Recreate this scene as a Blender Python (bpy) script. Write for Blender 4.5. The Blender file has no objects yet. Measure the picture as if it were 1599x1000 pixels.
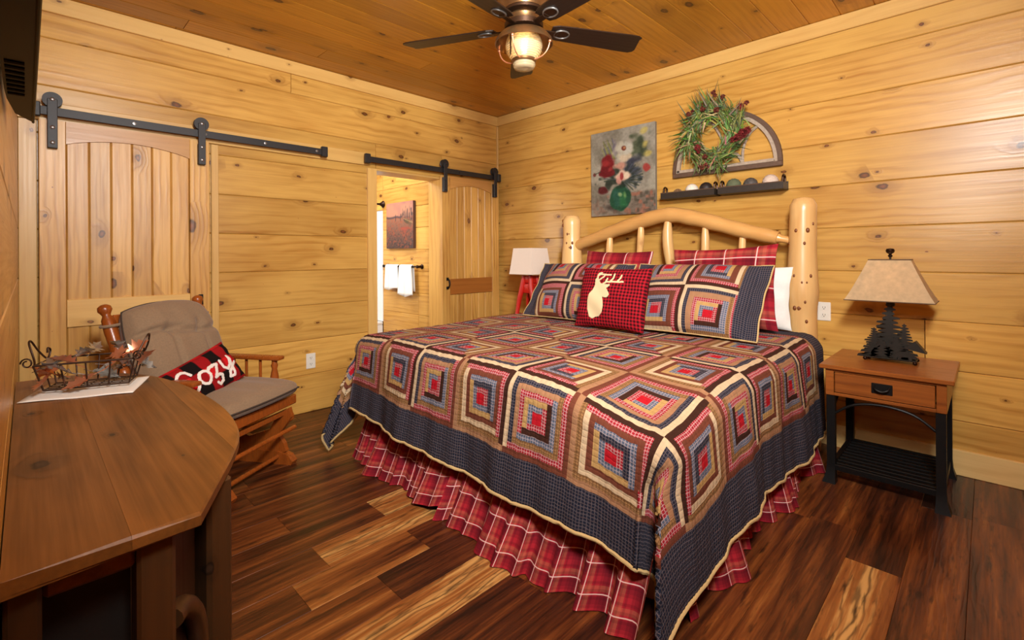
import bpy, bmesh, math, random
import numpy as np
from mathutils import Vector, Matrix, Euler
random.seed(7); np.random.seed(7)
R = math.radians
C = bpy.context.scene.collection
sc = bpy.context.scene

def lin(c):
    def f(v):
        v /= 255.0
        return v/12.92 if v <= 0.04045 else ((v+0.055)/1.055)**2.4
    return (f(c[0]), f(c[1]), f(c[2]), 1.0)

# ------------------------------------------------------------------ camera
cam_d = bpy.data.cameras.new('camera'); cam = bpy.data.objects.new('camera', cam_d); C.objects.link(cam)
F_PX, PY, YAW, ROLL = 751.684, 398.178, 45.25502, -0.31807
cam_d.sensor_fit = 'HORIZONTAL'; cam_d.sensor_width = 36.0
cam_d.lens = F_PX/1599.0*36.0
cam_d.shift_y = (PY-500.0)/1599.0
cam_d.clip_start = 0.01; cam_d.clip_end = 60
cam.location = (-3.64423, -3.82482, 1.23492)
cam.rotation_euler = (Matrix.Rotation(R(-YAW), 3, 'Z') @ Matrix.Rotation(R(90), 3, 'X') @ Matrix.Rotation(R(ROLL), 3, 'Z')).to_euler()
sc.camera = cam

# ------------------------------------------------------------------ world, lights, exposure
w = bpy.data.worlds.new('world'); sc.world = w; w.use_nodes = True
w.node_tree.nodes['Background'].inputs[0].default_value = (0.9, 0.95, 1.0, 1)
w.node_tree.nodes['Background'].inputs[1].default_value = 0.3
sc.view_settings.view_transform = 'Standard'; sc.view_settings.look = 'None'
sc.view_settings.gamma = 1.0; sc.view_settings.use_curve_mapping = False
sc.view_settings.exposure = -0.1

def area(name, loc, target, sx, sy, power, col, spread=180):
    l = bpy.data.lights.new(name, 'AREA'); l.shape = 'RECTANGLE'; l.size = sx; l.size_y = sy
    l.energy = power; l.color = col; l.spread = R(spread)
    o = bpy.data.objects.new(name, l); C.objects.link(o); o.location = loc
    o.rotation_euler = (Vector(target)-Vector(loc)).to_track_quat('-Z', 'Y').to_euler(); return o
def point(name, loc, power, col, r=0.03):
    l = bpy.data.lights.new(name, 'POINT'); l.energy = power; l.color = col; l.shadow_soft_size = r
    o = bpy.data.objects.new(name, l); C.objects.link(o); o.location = loc; return o

area('bounced_flash_light', (-3.35, -4.05, 2.5), (-0.9, -1.3, 1.55), 0.5, 0.36, 88, (1.0, 0.99, 0.97), 125)
area('ceiling_fill_light', (-2.9, -3.7, 1.75), (-2.2, -2.6, 2.74), 0.5, 0.5, 50, (1.0, 1.0, 0.97))  # unseen upward fill, added to brighten the ceiling
area('bathroom_ceiling_light', (-1.5, 1.0, 2.42), (-1.3, 1.0, 0), 1.0, 1.0, 40, (1.0, 0.97, 0.92))
area('bathroom_side_fill_light', (-2.56, 1.05, 1.5), (0.0, 0.6, 1.45), 0.6, 0.9, 26, (1.0, 0.96, 0.9))  # unseen area light, added so the glossy right wall mirrors a bright patch

# ------------------------------------------------------------------ mesh helpers
class MB:
    def __init__(s): s.v = []; s.f = []; s.uv = {}; s.c = []
    def add(s, vs, fs, col=None, M=None):
        o = len(s.v)
        for p in vs:
            p = Vector(p)
            s.v.append(tuple(M @ p) if M else tuple(p))
        for f in fs: s.f.append(tuple(i+o for i in f)); s.c.append(col)
        return s
    def box(s, a, b, bev=0.0, M=None, col=None, seg=1):
        x0, y0, z0 = [min(p, q) for p, q in zip(a, b)]; x1, y1, z1 = [max(p, q) for p, q in zip(a, b)]
        if bev <= 0:
            vs = [(x0,y0,z0),(x1,y0,z0),(x1,y1,z0),(x0,y1,z0),(x0,y0,z1),(x1,y0,z1),(x1,y1,z1),(x0,y1,z1)]
            fs = [(0,3,2,1),(4,5,6,7),(0,1,5,4),(1,2,6,5),(2,3,7,6),(3,0,4,7)]
            return s.add(vs, fs, col, M)
        bm = bmesh.new(); bmesh.ops.create_cube(bm, size=1)
        for v in bm.verts: v.co = Vector(((x0+x1)/2+v.co.x*(x1-x0), (y0+y1)/2+v.co.y*(y1-y0), (z0+z1)/2+v.co.z*(z1-z0)))
        bmesh.ops.bevel(bm, geom=bm.edges[:], offset=bev, segments=seg, affect='EDGES', profile=0.5)
        bm.verts.ensure_lookup_table()
        s.add([v.co for v in bm.verts], [[v.index for v in f.verts] for f in bm.faces], col, M); bm.free(); return s
    def tube(s, pts, r, n=8, cap=True, col=None, M=None, closed=False):
        P = [Vector(p) for p in pts]; m = len(P)
        rr = r if isinstance(r, (list, tuple)) else [r]*m
        tang = []
        for i in range(m):
            if closed: t = P[(i+1) % m]-P[i-1]
            else: t = P[min(i+1, m-1)]-P[max(i-1, 0)]
            tang.append(t.normalized())
        up = Vector((0, 0, 1)) if abs(tang[0].z) < 0.9 else Vector((1, 0, 0))
        u = tang[0].cross(up).normalized(); vs = []
        for i in range(m):
            u = (u - tang[i]*u.dot(tang[i])).normalized(); b = tang[i].cross(u)
            for k in range(n):
                a = 2*math.pi*k/n; vs.append(P[i]+(u*math.cos(a)+b*math.sin(a))*rr[i])
        fs = []
        for i in range(m if closed else m-1):
            j = (i+1) % m
            for k in range(n): fs.append((i*n+k, i*n+(k+1) % n, j*n+(k+1) % n, j*n+k))
        if cap and not closed:
            fs.append(tuple(range(n-1, -1, -1))); fs.append(tuple((m-1)*n+k for k in range(n)))
        return s.add(vs, fs, col, M)
    def lathe(s, prof, n=20, M=None, col=None):
        vs = []; fs = []; m = len(prof)
        for r, z in prof:
            for k in range(n):
                a = 2*math.pi*k/n; vs.append((r*math.cos(a), r*math.sin(a), z))
        for i in range(m-1):
            for k in range(n): fs.append((i*n+k, i*n+(k+1) % n, (i+1)*n+(k+1) % n, (i+1)*n+k))
        if prof[0][0] > 1e-5: fs.append(tuple(range(n-1, -1, -1)))
        if prof[-1][0] > 1e-5: fs.append(tuple((m-1)*n+k for k in range(n)))
        return s.add(vs, fs, col, M)
    def prism(s, poly, z0, z1, M=None, col=None):
        n = len(poly)
        vs = [(x, y, z0) for x, y in poly]+[(x, y, z1) for x, y in poly]
        fs = [tuple(range(n-1, -1, -1)), tuple(range(n, 2*n))]+[(i, (i+1) % n, n+(i+1) % n, n+i) for i in range(n)]
        return s.add(vs, fs, col, M)
    def sphere(s, c, r, n=16, m=10, sc_=(1, 1, 1), col=None):
        prof = [(max(1e-4, r*math.sin(math.pi*i/m)), -r*math.cos(math.pi*i/m)) for i in range(m+1)]
        return s.lathe(prof, n, Matrix.Translation(c) @ Matrix.Diagonal((*sc_, 1)), col)
    def mesh(s, name, smooth=35, inv=None):
        me = bpy.data.meshes.new(name)
        vs = s.v if inv is None else [tuple(inv @ Vector(p)) for p in s.v]
        me.from_pydata(vs, [], s.f); me.update()
        bm = bmesh.new(); bm.from_mesh(me); bmesh.ops.recalc_face_normals(bm, faces=bm.faces[:]); bm.to_mesh(me); bm.free()
        if smooth:
            me.polygons.foreach_set('use_smooth', [True]*len(me.polygons)); me.set_sharp_from_angle(angle=R(smooth))
        if any(c is not None for c in s.c):
            a = me.attributes.new('Col', 'FLOAT_COLOR', 'CORNER'); out = []
            for p, c in zip(me.polygons, s.c): out += list(c or (1, 1, 1, 1))*p.loop_total
            a.data.foreach_set('color', out)
        return me

def link(name, me, mat, parent=None, tone=0.0):
    o = bpy.data.objects.new(name, me); C.objects.link(o)
    if mat is not None and not me.materials: me.materials.append(mat)
    if parent is not None: o.parent = parent
    o['tone'] = tone
    return o
def obj(name, mb, mat, parent=None, smooth=35, tone=0.0, inv=None):
    return link(name, mb.mesh(name, smooth, inv), mat, parent, tone)
def tag(o, label=None, cat=None, group=None, kind=None):
    if label: o['label'] = label
    if cat: o['category'] = cat
    if group: o['group'] = group
    if kind: o['kind'] = kind
    return o
class Thing:
    """an Empty at the base of a thing; parts may be given in world coordinates"""
    def __init__(s, name, label, cat, loc=(0, 0, 0), rotz=0.0, group=None):
        o = bpy.data.objects.new(name, None); C.objects.link(o); o.empty_display_size = 0.1
        o.location = loc; o.rotation_euler = (0, 0, rotz); tag(o, label, cat, group); s.o = o
        s.M = Matrix.Translation(loc) @ Matrix.Rotation(rotz, 4, 'Z'); s.inv = s.M.inverted()
    def part(s, name, mb, mat, parent=None, world=False, smooth=35, tone=0.0, label=None):
        o = obj(name, mb, mat, parent or s.o, smooth, tone, s.inv if world else None)
        if label: o['label'] = label
        return o
def struct(name, mb, mat, label=None):
    return tag(obj(name, mb, mat, None, 0), label, None, None, 'structure')
def copy_tree(root, loc=None, rot=None, label=None):
    c = root.copy(); C.objects.link(c)
    if loc: c.location = loc
    if rot is not None: c.rotation_euler = (0, 0, rot)
    if label: c['label'] = label
    for ch in root.children:
        d = ch.copy(); C.objects.link(d); d.parent = c
        for g in ch.children:
            e = g.copy(); C.objects.link(e); e.parent = d
    return c
def ln(a, b, n): return [a+(b-a)*i/(n-1) for i in range(n)]
def smoothpath(ctrl, n=8):
    """Catmull-Rom through control points"""
    P = [Vector(p) for p in ctrl]; out = []
    for i in range(len(P)-1):
        p0, p1, p2, p3 = P[max(i-1, 0)], P[i], P[i+1], P[min(i+2, len(P)-1)]
        for k in range(n):
            t = k/n
            out.append(0.5*((2*p1)+(p2-p0)*t+(2*p0-5*p1+4*p2-p3)*t*t+(3*p1-p0-3*p2+p3)*t*t*t))
    out.append(P[-1]); return out

# ------------------------------------------------------------------ material helpers
class NT:
    def __init__(s, name):
        s.mat = bpy.data.materials.new(name); s.mat.use_nodes = True; s.t = s.mat.node_tree
        s.b = s.t.nodes['Principled BSDF']
    def put(s, sock, v):
        if isinstance(v, bpy.types.NodeSocket): s.t.links.new(v, sock)
        elif v is not None: sock.default_value = v
    def n(s, typ, ins=None, **props):
        nd = s.t.nodes.new(typ)
        for k, v in props.items(): setattr(nd, k, v)
        for k, v in (ins or {}).items(): s.put(nd.inputs[k], v)
        return nd
    def m(s, op, a, b=None, c=None, clamp=False):
        nd = s.t.nodes.new('ShaderNodeMath'); nd.operation = op; nd.use_clamp = clamp
        s.put(nd.inputs[0], a)
        if b is not None: s.put(nd.inputs[1], b)
        if c is not None: s.put(nd.inputs[2], c)
        return nd.outputs[0]
    def mix(s, f, a, b, mode='MIX'):
        nd = s.t.nodes.new('ShaderNodeMix'); nd.data_type = 'RGBA'; nd.blend_type = mode; nd.clamp_factor = True
        s.put(nd.inputs[0], f); s.put(nd.inputs[6], a); s.put(nd.inputs[7], b); return nd.outputs[2]
    def mr(s, v, a, b, c=0.0, d=1.0, smooth=False):
        nd = s.t.nodes.new('ShaderNodeMapRange'); nd.clamp = True
        if smooth: nd.interpolation_type = 'SMOOTHSTEP'
        for i, x in enumerate((v, a, b, c, d)): s.put(nd.inputs[i], x)
        return nd.outputs[0]
    def noise(s, vec, scale=1.0, detail=2.0, rough=0.5, dim='3D'):
        nd = s.n('ShaderNodeTexNoise', noise_dimensions=dim)
        s.put(nd.inputs['Vector'], vec); nd.inputs['Scale'].default_value = scale
        nd.inputs['Detail'].default_value = detail; nd.inputs['Roughness'].default_value = rough
        return nd.outputs['Fac']
    def comb(s, x, y, z): return s.n('ShaderNodeCombineXYZ', {0: x, 1: y, 2: z}).outputs[0]
    def sep(s, v):
        nd = s.n('ShaderNodeSeparateXYZ', {0: v}); return nd.outputs[0], nd.outputs[1], nd.outputs[2]
    def scalev(s, v, k):
        nd = s.n('ShaderNodeVectorMath', {0: v, 1: k}, operation='MULTIPLY'); return nd.outputs[0]
    def bump(s, h, strength, dist=0.01):
        nd = s.n('ShaderNodeBump', {'Height': h}); nd.inputs['Strength'].default_value = strength; nd.inputs['Distance'].default_value = dist
        s.put(s.b.inputs['Normal'], nd.outputs[0])
    def out(s, col=None, rough=None, metal=None, **kw):
        s.put(s.b.inputs['Base Color'], col); s.put(s.b.inputs['Roughness'], rough); s.put(s.b.inputs['Metallic'], metal)
        for k, v in kw.items(): s.put(s.b.inputs[k.replace('_', ' ')], v)
        return s.mat

def wood(name, base, dark, knot, axis='X', freq=20.0, ring=0.35, streak=0.35, var=0.5, knots=0.45, rough=0.36,
         ksize=1.0, tonevar=0.18, bump=0.08, halo_amt=0.4, coat=0.0, spec=0.5, warpk=3.0):
    t = NT(name)
    tc = t.n('ShaderNodeTexCoord').outputs['Object']; rnd = t.n('ShaderNodeObjectInfo').outputs['Random']
    off = t.comb(t.m('MULTIPLY', rnd, 37.0), t.m('MULTIPLY', rnd, 19.3), t.m('MULTIPLY', rnd, 7.7))
    p = t.n('ShaderNodeVectorMath', {0: tc, 1: off}, operation='ADD').outputs[0]
    x, y, z = t.sep(p)
    a, b, c = {'X': (x, y, z), 'Y': (y, x, z), 'Z': (z, x, y)}[axis]
    q = t.comb(a, b, c)
    warp = t.noise(t.scalev(q, (1.3, 4.0, 4.0)), 1.0, 3.0, 0.55)
    vor = t.n('ShaderNodeTexVoronoi', {'Vector': t.comb(t.m('MULTIPLY', a, 2.9), t.m('MULTIPLY', t.m('ADD', b, c), 4.8), 0.0), 'Scale': 1.0}, voronoi_dimensions='2D')
    d = vor.outputs['Distance']; cr, cg, cb = t.sep(vor.outputs['Color'])
    en = t.m('LESS_THAN', cg, knots)
    rad = t.m('MULTIPLY', t.m('MULTIPLY_ADD', t.m('POWER', cr, 2.0), 0.12, 0.032), t.m('MULTIPLY', en, ksize))
    dd = t.m('ADD', d, t.m('MULTIPLY_ADD', t.noise(t.scalev(q, (26, 40, 40)), 1.0, 3.0), 0.10, -0.05))
    km = t.mr(dd, t.m('MULTIPLY', rad, 0.75), t.m('ADD', rad, 0.004), 1.0, 0.0)
    halo = t.mr(dd, rad, t.m('MULTIPLY_ADD', rad, 4.2, 0.002), 1.0, 0.0, True)
    halo = t.m('MULTIPLY', halo, en)
    rc = t.m('ADD', t.m('MULTIPLY', b, freq), t.m('MULTIPLY', c, freq*0.7))
    rc = t.m('ADD', rc, t.m('ADD', t.m('MULTIPLY', warp, warpk), t.m('MULTIPLY', halo, 1.4)))
    rings = t.m('POWER', t.m('MULTIPLY_ADD', t.m('SINE', t.m('MULTIPLY', rc, 6.2832)), 0.5, 0.5), 2.5)
    rings = t.m('MULTIPLY', rings, t.mr(t.noise(t.scalev(q, (1.7, 5.0, 5.0)), 1.0, 2.0), 0.38, 0.68, 0.12, 1.0))
    st = t.noise(t.scalev(q, (2.2, 85.0, 85.0)), 1.0, 3.0, 0.6)
    bl = t.noise(t.scalev(q, (1.1, 2.6, 2.6)), 1.0, 3.0, 0.6)
    f = t.m('ADD', t.m('MULTIPLY', rings, ring), t.m('MULTIPLY', t.m('SUBTRACT', st, 0.35), streak*2))
    f = t.m('ADD', f, t.m('MULTIPLY', t.m('SUBTRACT', bl, 0.45), var*2), clamp=True)
    col = t.mix(f, lin(base), lin(dark))
    tone = t.n('ShaderNodeAttribute', attribute_type='OBJECT', attribute_name='tone').outputs['Fac']
    k = t.m('ADD', t.m('MULTIPLY_ADD', t.m('SUBTRACT', rnd, 0.5), tonevar, 1.0), tone)
    col = t.mix(1.0, col, t.comb(k, k, k), 'MULTIPLY')
    kc = lin(knot); hc = lin([int(0.5*x_+0.5*y_) for x_, y_ in zip(dark, knot)])
    col = t.mix(t.m('MULTIPLY', halo, halo_amt), col, hc)
    rim = t.mr(dd, t.m('MULTIPLY', rad, 0.15), t.m('MULTIPLY', rad, 0.8), 0.0, 1.0)
    kcol = t.mix(rim, lin([int(v*1.25+14) for v in knot]), lin([int(v*0.6) for v in knot]))
    col = t.mix(t.m('MULTIPLY', km, 0.9), col, kcol)
    if bump: t.bump(t.m('ADD', st, rings), bump, 0.004)
    return t.out(col, t.m('MULTIPLY_ADD', st, 0.16, rough-0.08), 0.0, Coat_Weight=coat, Coat_Roughness=0.15, Specular_IOR_Level=spec)

def plain(name, col, rough=0.5, metal=0.0, bump=0.0, bscale=60.0, var=0.08, **kw):
    t = NT(name)
    tc = t.n('ShaderNodeTexCoord').outputs['Object']; nz = t.noise(tc, bscale, 3.0)
    c = t.mix(t.m('MULTIPLY', nz, var*2), lin(col), lin([v*0.55 for v in col]))
    if bump: t.bump(nz, bump, 0.003)
    return t.out(c, rough, metal, **kw)

def vcol(name, rough=0.8, fabric=0.0, spec=0.3):
    t = NT(name); c = t.n('ShaderNodeAttribute', attribute_type='GEOMETRY', attribute_name='Col').outputs['Color']
    if fabric:
        tc = t.n('ShaderNodeTexCoord').outputs['Object']; t.bump(t.noise(tc, 400, 2), fabric, 0.002)
    return t.out(c, rough, 0.0, Specular_IOR_Level=spec)

def band(t, x, period, c, w):
    fr = t.m('FRACT', t.m('ADD', t.m('DIVIDE', x, period), 10.0))
    d = t.m('ABSOLUTE', t.m('SUBTRACT', fr, c)); return t.mr(d, w, w*1.15+0.004, 1.0, 0.0)

def plaid(name, period=0.09):
    t = NT(name); uv = t.n('ShaderNodeTexCoord').outputs['UV']; x, y, z = t.sep(uv)
    col = lin((164, 34, 46))
    for s_ in (x, y): col = t.mix(t.m('MULTIPLY', band(t, s_, period, 0.32, 0.13), 0.46), col, lin((72, 14, 26)))
    for s_ in (x, y): col = t.mix(t.m('MULTIPLY', band(t, s_, period, 0.68, 0.09), 0.22), col, lin((196, 128, 92)))
    for s_ in (x, y): col = t.mix(t.m('MULTIPLY', band(t, s_, period/4, 0.5, 0.16), 0.28), col, lin((60, 10, 22)))
    for s_ in (x, y): col = t.mix(t.m('MULTIPLY', band(t, s_, period, 0.5, 0.015), 0.72), col, lin((236, 205, 196)))
    t.bump(t.noise(t.scalev(uv, (500, 500, 1)), 1.0, 2.0), 0.15, 0.001)
    return t.out(col, 0.9, 0.0, Specular_IOR_Level=0.15)

def gingham(name, period, red, dark):
    t = NT(name); uv = t.n('ShaderNodeTexCoord').outputs['UV']; x, y, z = t.sep(uv)
    f = t.m('MULTIPLY', t.m('ADD', band(t, x, period, 0.5, 0.25), band(t, y, period, 0.5, 0.25)), 0.5)
    col = t.mix(f, lin(red), lin(dark)); t.bump(t.noise(t.scalev(uv, (500, 500, 1)), 1.0, 2.0), 0.15, 0.001)
    return t.out(col, 0.9, 0.0, Specular_IOR_Level=0.15)

PINE = ((211, 164, 84), (162, 108, 38), (84, 40, 16))
M = {}
M['pine'] = wood('pine_board_wall', *PINE, freq=17, ring=0.42, streak=0.42, var=0.75, knots=0.5, rough=0.31, ksize=0.66, spec=0.42)
M['pine_z'] = wood('pine_board_upright', (206, 158, 82), (156, 102, 40), (92, 46, 18), axis='X', freq=26, ring=0.5, streak=0.5, var=0.8, knots=0.35, rough=0.38)
M['pine_trim'] = wood('pine_trim', (214, 172, 100), (180, 128, 58), (110, 62, 26), axis='X', freq=16, ring=0.3, streak=0.3, knots=0.25, rough=0.36, ksize=0.5)
M['pine_arch'] = wood('pine_arch_rail', (194, 142, 74), (156, 102, 42), (96, 52, 22), axis='X', freq=22, knots=0.2)
M['pine_red'] = wood('reddish_pine_rail', (168, 104, 44), (126, 70, 24), (84, 44, 18), axis='X', freq=22, knots=0.1)
M['ceil'] = wood('amber_pine_ceiling', (204, 142, 40), (152, 94, 18), (72, 34, 12), freq=24, ring=0.35, streak=0.4, var=0.6, knots=0.4, rough=0.34, ksize=0.9)
M['back'] = plain('dark_groove', (70, 42, 18), 0.8)
M['log'] = wood('peeled_log', (226, 184, 122), (198, 140, 76), (96, 50, 20), axis='Z', freq=9, ring=0.3, streak=0.3, knots=0.4, rough=0.3, ksize=0.6, halo_amt=0.5)
M['log_y'] = wood('peeled_log_rail', (214, 164, 98), (186, 126, 62), (110, 60, 24), axis='Y', freq=9, ring=0.2, streak=0.3, knots=0.1, rough=0.3)
M['black'] = plain('black_iron', (26, 25, 25), 0.45, 0.6)
M['railblack'] = plain('charcoal_powder_coat', (44, 42, 42), 0.5, 0.3)
M['steel'] = plain('bolt_steel', (150, 148, 146), 0.35, 0.9)
M['bronze'] = plain('oil_rubbed_bronze', (48, 30, 20), 0.35, 0.8)
M['white'] = plain('white_plastic', (232, 226, 212), 0.35)
M['slot'] = plain('slot_black', (40, 34, 30), 0.6)
M['dark'] = plain('table_shade_dark', (20, 13, 8), 0.7)  # near-black colour standing in for shade under the console table
M['ventslot'] = plain('vent_black', (3, 2, 2), 0.8, Specular_IOR_Level=0.05)
M['tv'] = plain('dark_brown_plastic', (9, 6, 5), 0.4, Specular_IOR_Level=0.12)
M['tvgrey'] = plain('grey_bracket', (120, 116, 112), 0.4, 0.6)
M['walnut'] = wood('walnut_slab', (124, 78, 32), (70, 41, 15), (30, 17, 8), axis='Y', freq=12, ring=0.3, streak=0.5, var=1.1, knots=0.4, rough=0.42, spec=0.35, ksize=0.8)
M['walnut_z'] = wood('walnut_leg', (74, 46, 22), (42, 26, 12), (36, 20, 10), axis='Z', freq=16, ring=0.4, streak=0.4, knots=0.2, rough=0.42)
M['glider'] = wood('honey_oak', (156, 80, 28), (112, 50, 15), (80, 34, 10), axis='Z', freq=26, ring=0.3, streak=0.4, knots=0.0, rough=0.28)
M['oak'] = wood('mission_oak', (154, 88, 36), (104, 52, 18), (70, 34, 12), axis='Y', freq=34, ring=0.35, streak=0.6, knots=0.0, rough=0.3)
M['taupe'] = plain('taupe_suede', (148, 122, 94), 0.95, 0, 0.25, 130, 0.25, Sheen_Weight=0.15)
M['piping'] = plain('dark_piping', (66, 54, 44), 0.8)
M['copper'] = plain('copper_leaf', (216, 148, 112), 0.3, 0.75)
M['silver'] = plain('pewter_leaf', (188, 190, 188), 0.22, 0.85)
M['wire'] = plain('rusty_wire', (66, 46, 34), 0.45, 0.7)
M['linen'] = plain('white_linen', (228, 224, 216), 0.9, 0, 0.2, 300)
M['pillowcase'] = plain('white_pillowcase', (238, 234, 226), 0.9, 0, 0.1, 90)
M['towel'] = plain('white_terry', (244, 243, 238), 0.95, 0, 0.5, 220)
M['shower'] = plain('white_acrylic', (238, 240, 240), 0.2)
M['shade'] = plain('parchment_shade', (178, 142, 100), 0.8, 0, 0.1, 40, 0.2)
M['shadew'] = plain('white_fabric_shade', (232, 222, 204), 0.85, 0, 0.1, 200)
M['redlamp'] = plain('red_paint', (186, 30, 20), 0.35)
M['tree'] = plain('dark_cut_metal', (40, 36, 30), 0.5, 0.5, 0.2, 40)
M['brown_tin'] = plain('weathered_brown_tin', (104, 78, 60), 0.6, 0.2, 0.3, 50, 0.3)
M['grey_tin'] = plain('galvanised_tin', (62, 54, 48), 0.5, 0.4, 0.3, 40, 0.3)
M['muntin'] = plain('greyed_white_paint', (188, 168, 146), 0.7, 0, 0.3, 60, 0.35)
M['plaid'] = plaid('red_plaid_cotton')
M['deerred'] = gingham('red_black_gingham', 0.022, (170, 24, 38), (44, 6, 12))
M['buffalo'] = gingham('buffalo_check', 0.14, (196, 24, 30), (20, 12, 12))
M['vcol'] = vcol('painted_colours', 0.6)
M['leafcol'] = vcol('grass_blades', 0.6)
M['cream'] = plain('cream_felt', (222, 204, 160), 0.95, 0, 0.2, 300)
M['whitefelt'] = plain('white_chenille', (236, 228, 220), 0.95, 0, 0.3, 300)
M['binding'] = plain('tan_binding', (196, 166, 112), 0.9)
M['blade'] = wood('dark_walnut_blade', (34, 20, 12), (20, 12, 8), (20, 12, 8), axis='X', freq=40, knots=0, rough=0.4)
M['antique'] = plain('antique_copper_metal', (150, 112, 72), 0.36, 0.85, 0.15, 25, 0.3)
M['antique_d'] = plain('dark_antique_metal', (70, 50, 36), 0.4, 0.8)
def glassmat(name, rough=0.08, tint=(255, 236, 200)):
    t = NT(name); t.b.inputs['Transmission Weight'].default_value = 1.0; t.b.inputs['IOR'].default_value = 1.3
    return t.out(lin(tint), rough, 0.0)
def ribglass():
    t = NT('ribbed_seeded_glass'); tc = t.n('ShaderNodeTexCoord').outputs['Object']; x, y, z = t.sep(tc)
    t.b.inputs['Transmission Weight'].default_value = 0.72; t.b.inputs['IOR'].default_value = 1.35
    t.bump(t.m('ADD', t.m('SINE', t.m('MULTIPLY', z, 700.0)), t.m('MULTIPLY', t.noise(tc, 90, 2), 2.0)), 0.5, 0.002)
    return t.out(lin((240, 222, 180)), 0.18, 0.0)
M['glass'] = ribglass()
def glow(name, col, st):
    t = NT(name); t.b.inputs['Emission Color'].default_value = col; t.b.inputs['Emission Strength'].default_value = st
    return t.out(col, 0.5)
M['bulb'] = glow('lit_bulb', (1.0, 0.74, 0.40, 1), 1.2)
M['bulb_lamp'] = glow('lit_lamp_bulb', (1.0, 0.72, 0.4, 1), 6)

def floormat():
    t = NT('reclaimed_plank_floor')
    tc = t.n('ShaderNodeTexCoord').outputs['Object']; rnd = t.n('ShaderNodeObjectInfo').outputs['Random']
    off = t.comb(t.m('MULTIPLY', rnd, 37.0), t.m('MULTIPLY', rnd, 19.3), t.m('MULTIPLY', rnd, 7.7))
    p = t.n('ShaderNodeVectorMath', {0: tc, 1: off}, operation='ADD').outputs[0]
    tone = t.n('ShaderNodeAttribute', attribute_type='OBJECT', attribute_name='tone').outputs['Fac']
    big = t.noise(t.scalev(p, (1.0, 15.0, 1)), 1.0, 4.0, 0.6)
    warp = t.noise(t.scalev(p, (3.0, 14.0, 1)), 1.0, 3.0)
    st = t.noise(t.scalev(p, (4.0, 110.0, 1)), 1.0, 4.0, 0.65)
    x, y, z = t.sep(p)
    rings = t.m('POWER', t.m('MULTIPLY_ADD', t.m('SINE', t.m('MULTIPLY_ADD', y, 230.0, t.m('MULTIPLY', warp, 26.0))), 0.5, 0.5), 3.0)
    v = t.m('ADD', tone, t.m('MULTIPLY', t.m('SUBTRACT', big, 0.53), 1.75))
    v = t.m('ADD', v, t.m('MULTIPLY', t.m('SUBTRACT', st, 0.5), 0.62), clamp=True)
    cr = t.n('ShaderNodeValToRGB', {0: v}); el = cr.color_ramp.elements
    el[0].position = 0.0; el[0].color = lin((40, 20, 11)); el[1].position = 1.0; el[1].color = lin((206, 158, 92))
    for pos, c in ((0.25, (78, 38, 18)), (0.5, (118, 64, 28)), (0.75, (158, 98, 46))):
        e = el.new(pos); e.color = lin(c)
    light = t.mr(v, 0.62, 0.95, 0.0, 1.0)
    col = t.mix(t.m('MULTIPLY', t.m('MULTIPLY', rings, light), 0.75), cr.outputs[0], lin((66, 36, 18)))
    dk = t.noise(t.scalev(p, (5.0, 30.0, 1)), 1.0, 3.0, 0.7)
    col = t.mix(t.mr(dk, 0.56, 0.70, 0.0, 0.8), col, lin((34, 17, 10)))
    t.bump(t.m('ADD', st, rings), 0.12, 0.003)
    return t.out(col, t.m('MULTIPLY_ADD', st, 0.2, 0.26), 0.0)
M['floor'] = floormat()

# ------------------------------------------------------------------ the room shell
H = 2.74; XL = -3.676; YF = -4.5; P = 0.27483; Z0 = 0.0222
plank_cache = {}
def plank_mesh(L, W, T, bev, mat):
    k = (round(L, 3), round(W, 3), T, bev, mat.name)
    if k not in plank_cache:
        mb = MB(); b = bev
        prof = [(0, -T), (0, -b), (b, 0), (W-b, 0), (W, -b), (W, -T)]
        vs = [(0, y, z) for y, z in prof]+[(L, y, z) for y, z in prof]; n = 6
        vs[2] = (b*0.4, b, 0); vs[3] = (b*0.4, W-b, 0); vs[8] = (L-b*0.4, b, 0); vs[9] = (L-b*0.4, W-b, 0)
        fs = [(i, (i+1) % n, n+(i+1) % n, n+i) for i in range(n)]+[tuple(range(n-1, -1, -1)), tuple(range(n, 2*n))]
        mb.add(vs, fs); me = mb.mesh('plank', 0); me.materials.append(mat); plank_cache[k] = me
    return plank_cache[k]
AX = {'back': Matrix(((1, 0, 0), (0, 0, -1), (0, 1, 0))), 'right': Matrix(((0, 0, -1), (-1, 0, 0), (0, 1, 0))),
      'left': Matrix(((0, 0, 1), (1, 0, 0), (0, 1, 0))), 'ceil': Matrix(((1, 0, 0), (0, -1, 0), (0, 0, -1))),
      'floor': Matrix.Identity(3), 'upback': Matrix(((0, -1, 0), (0, 0, -1), (1, 0, 0)))}
def plank(parent, name, org, L, W, side, mat, T=0.02, bev=0.004, tone=0.0):
    o = link(name, plank_mesh(L, W, T, bev, mat), None, parent, tone)
    o.matrix_local = Matrix.Translation(org) @ AX[side].to_4x4(); return o
rt = lambda s=0.09: random.uniform(-s, s)
zr = [0.0]+[Z0+P*k for k in range(1, 10)]+[H]
DX0, DX1, DZ = -1.48, -0.76, 2.0

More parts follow.
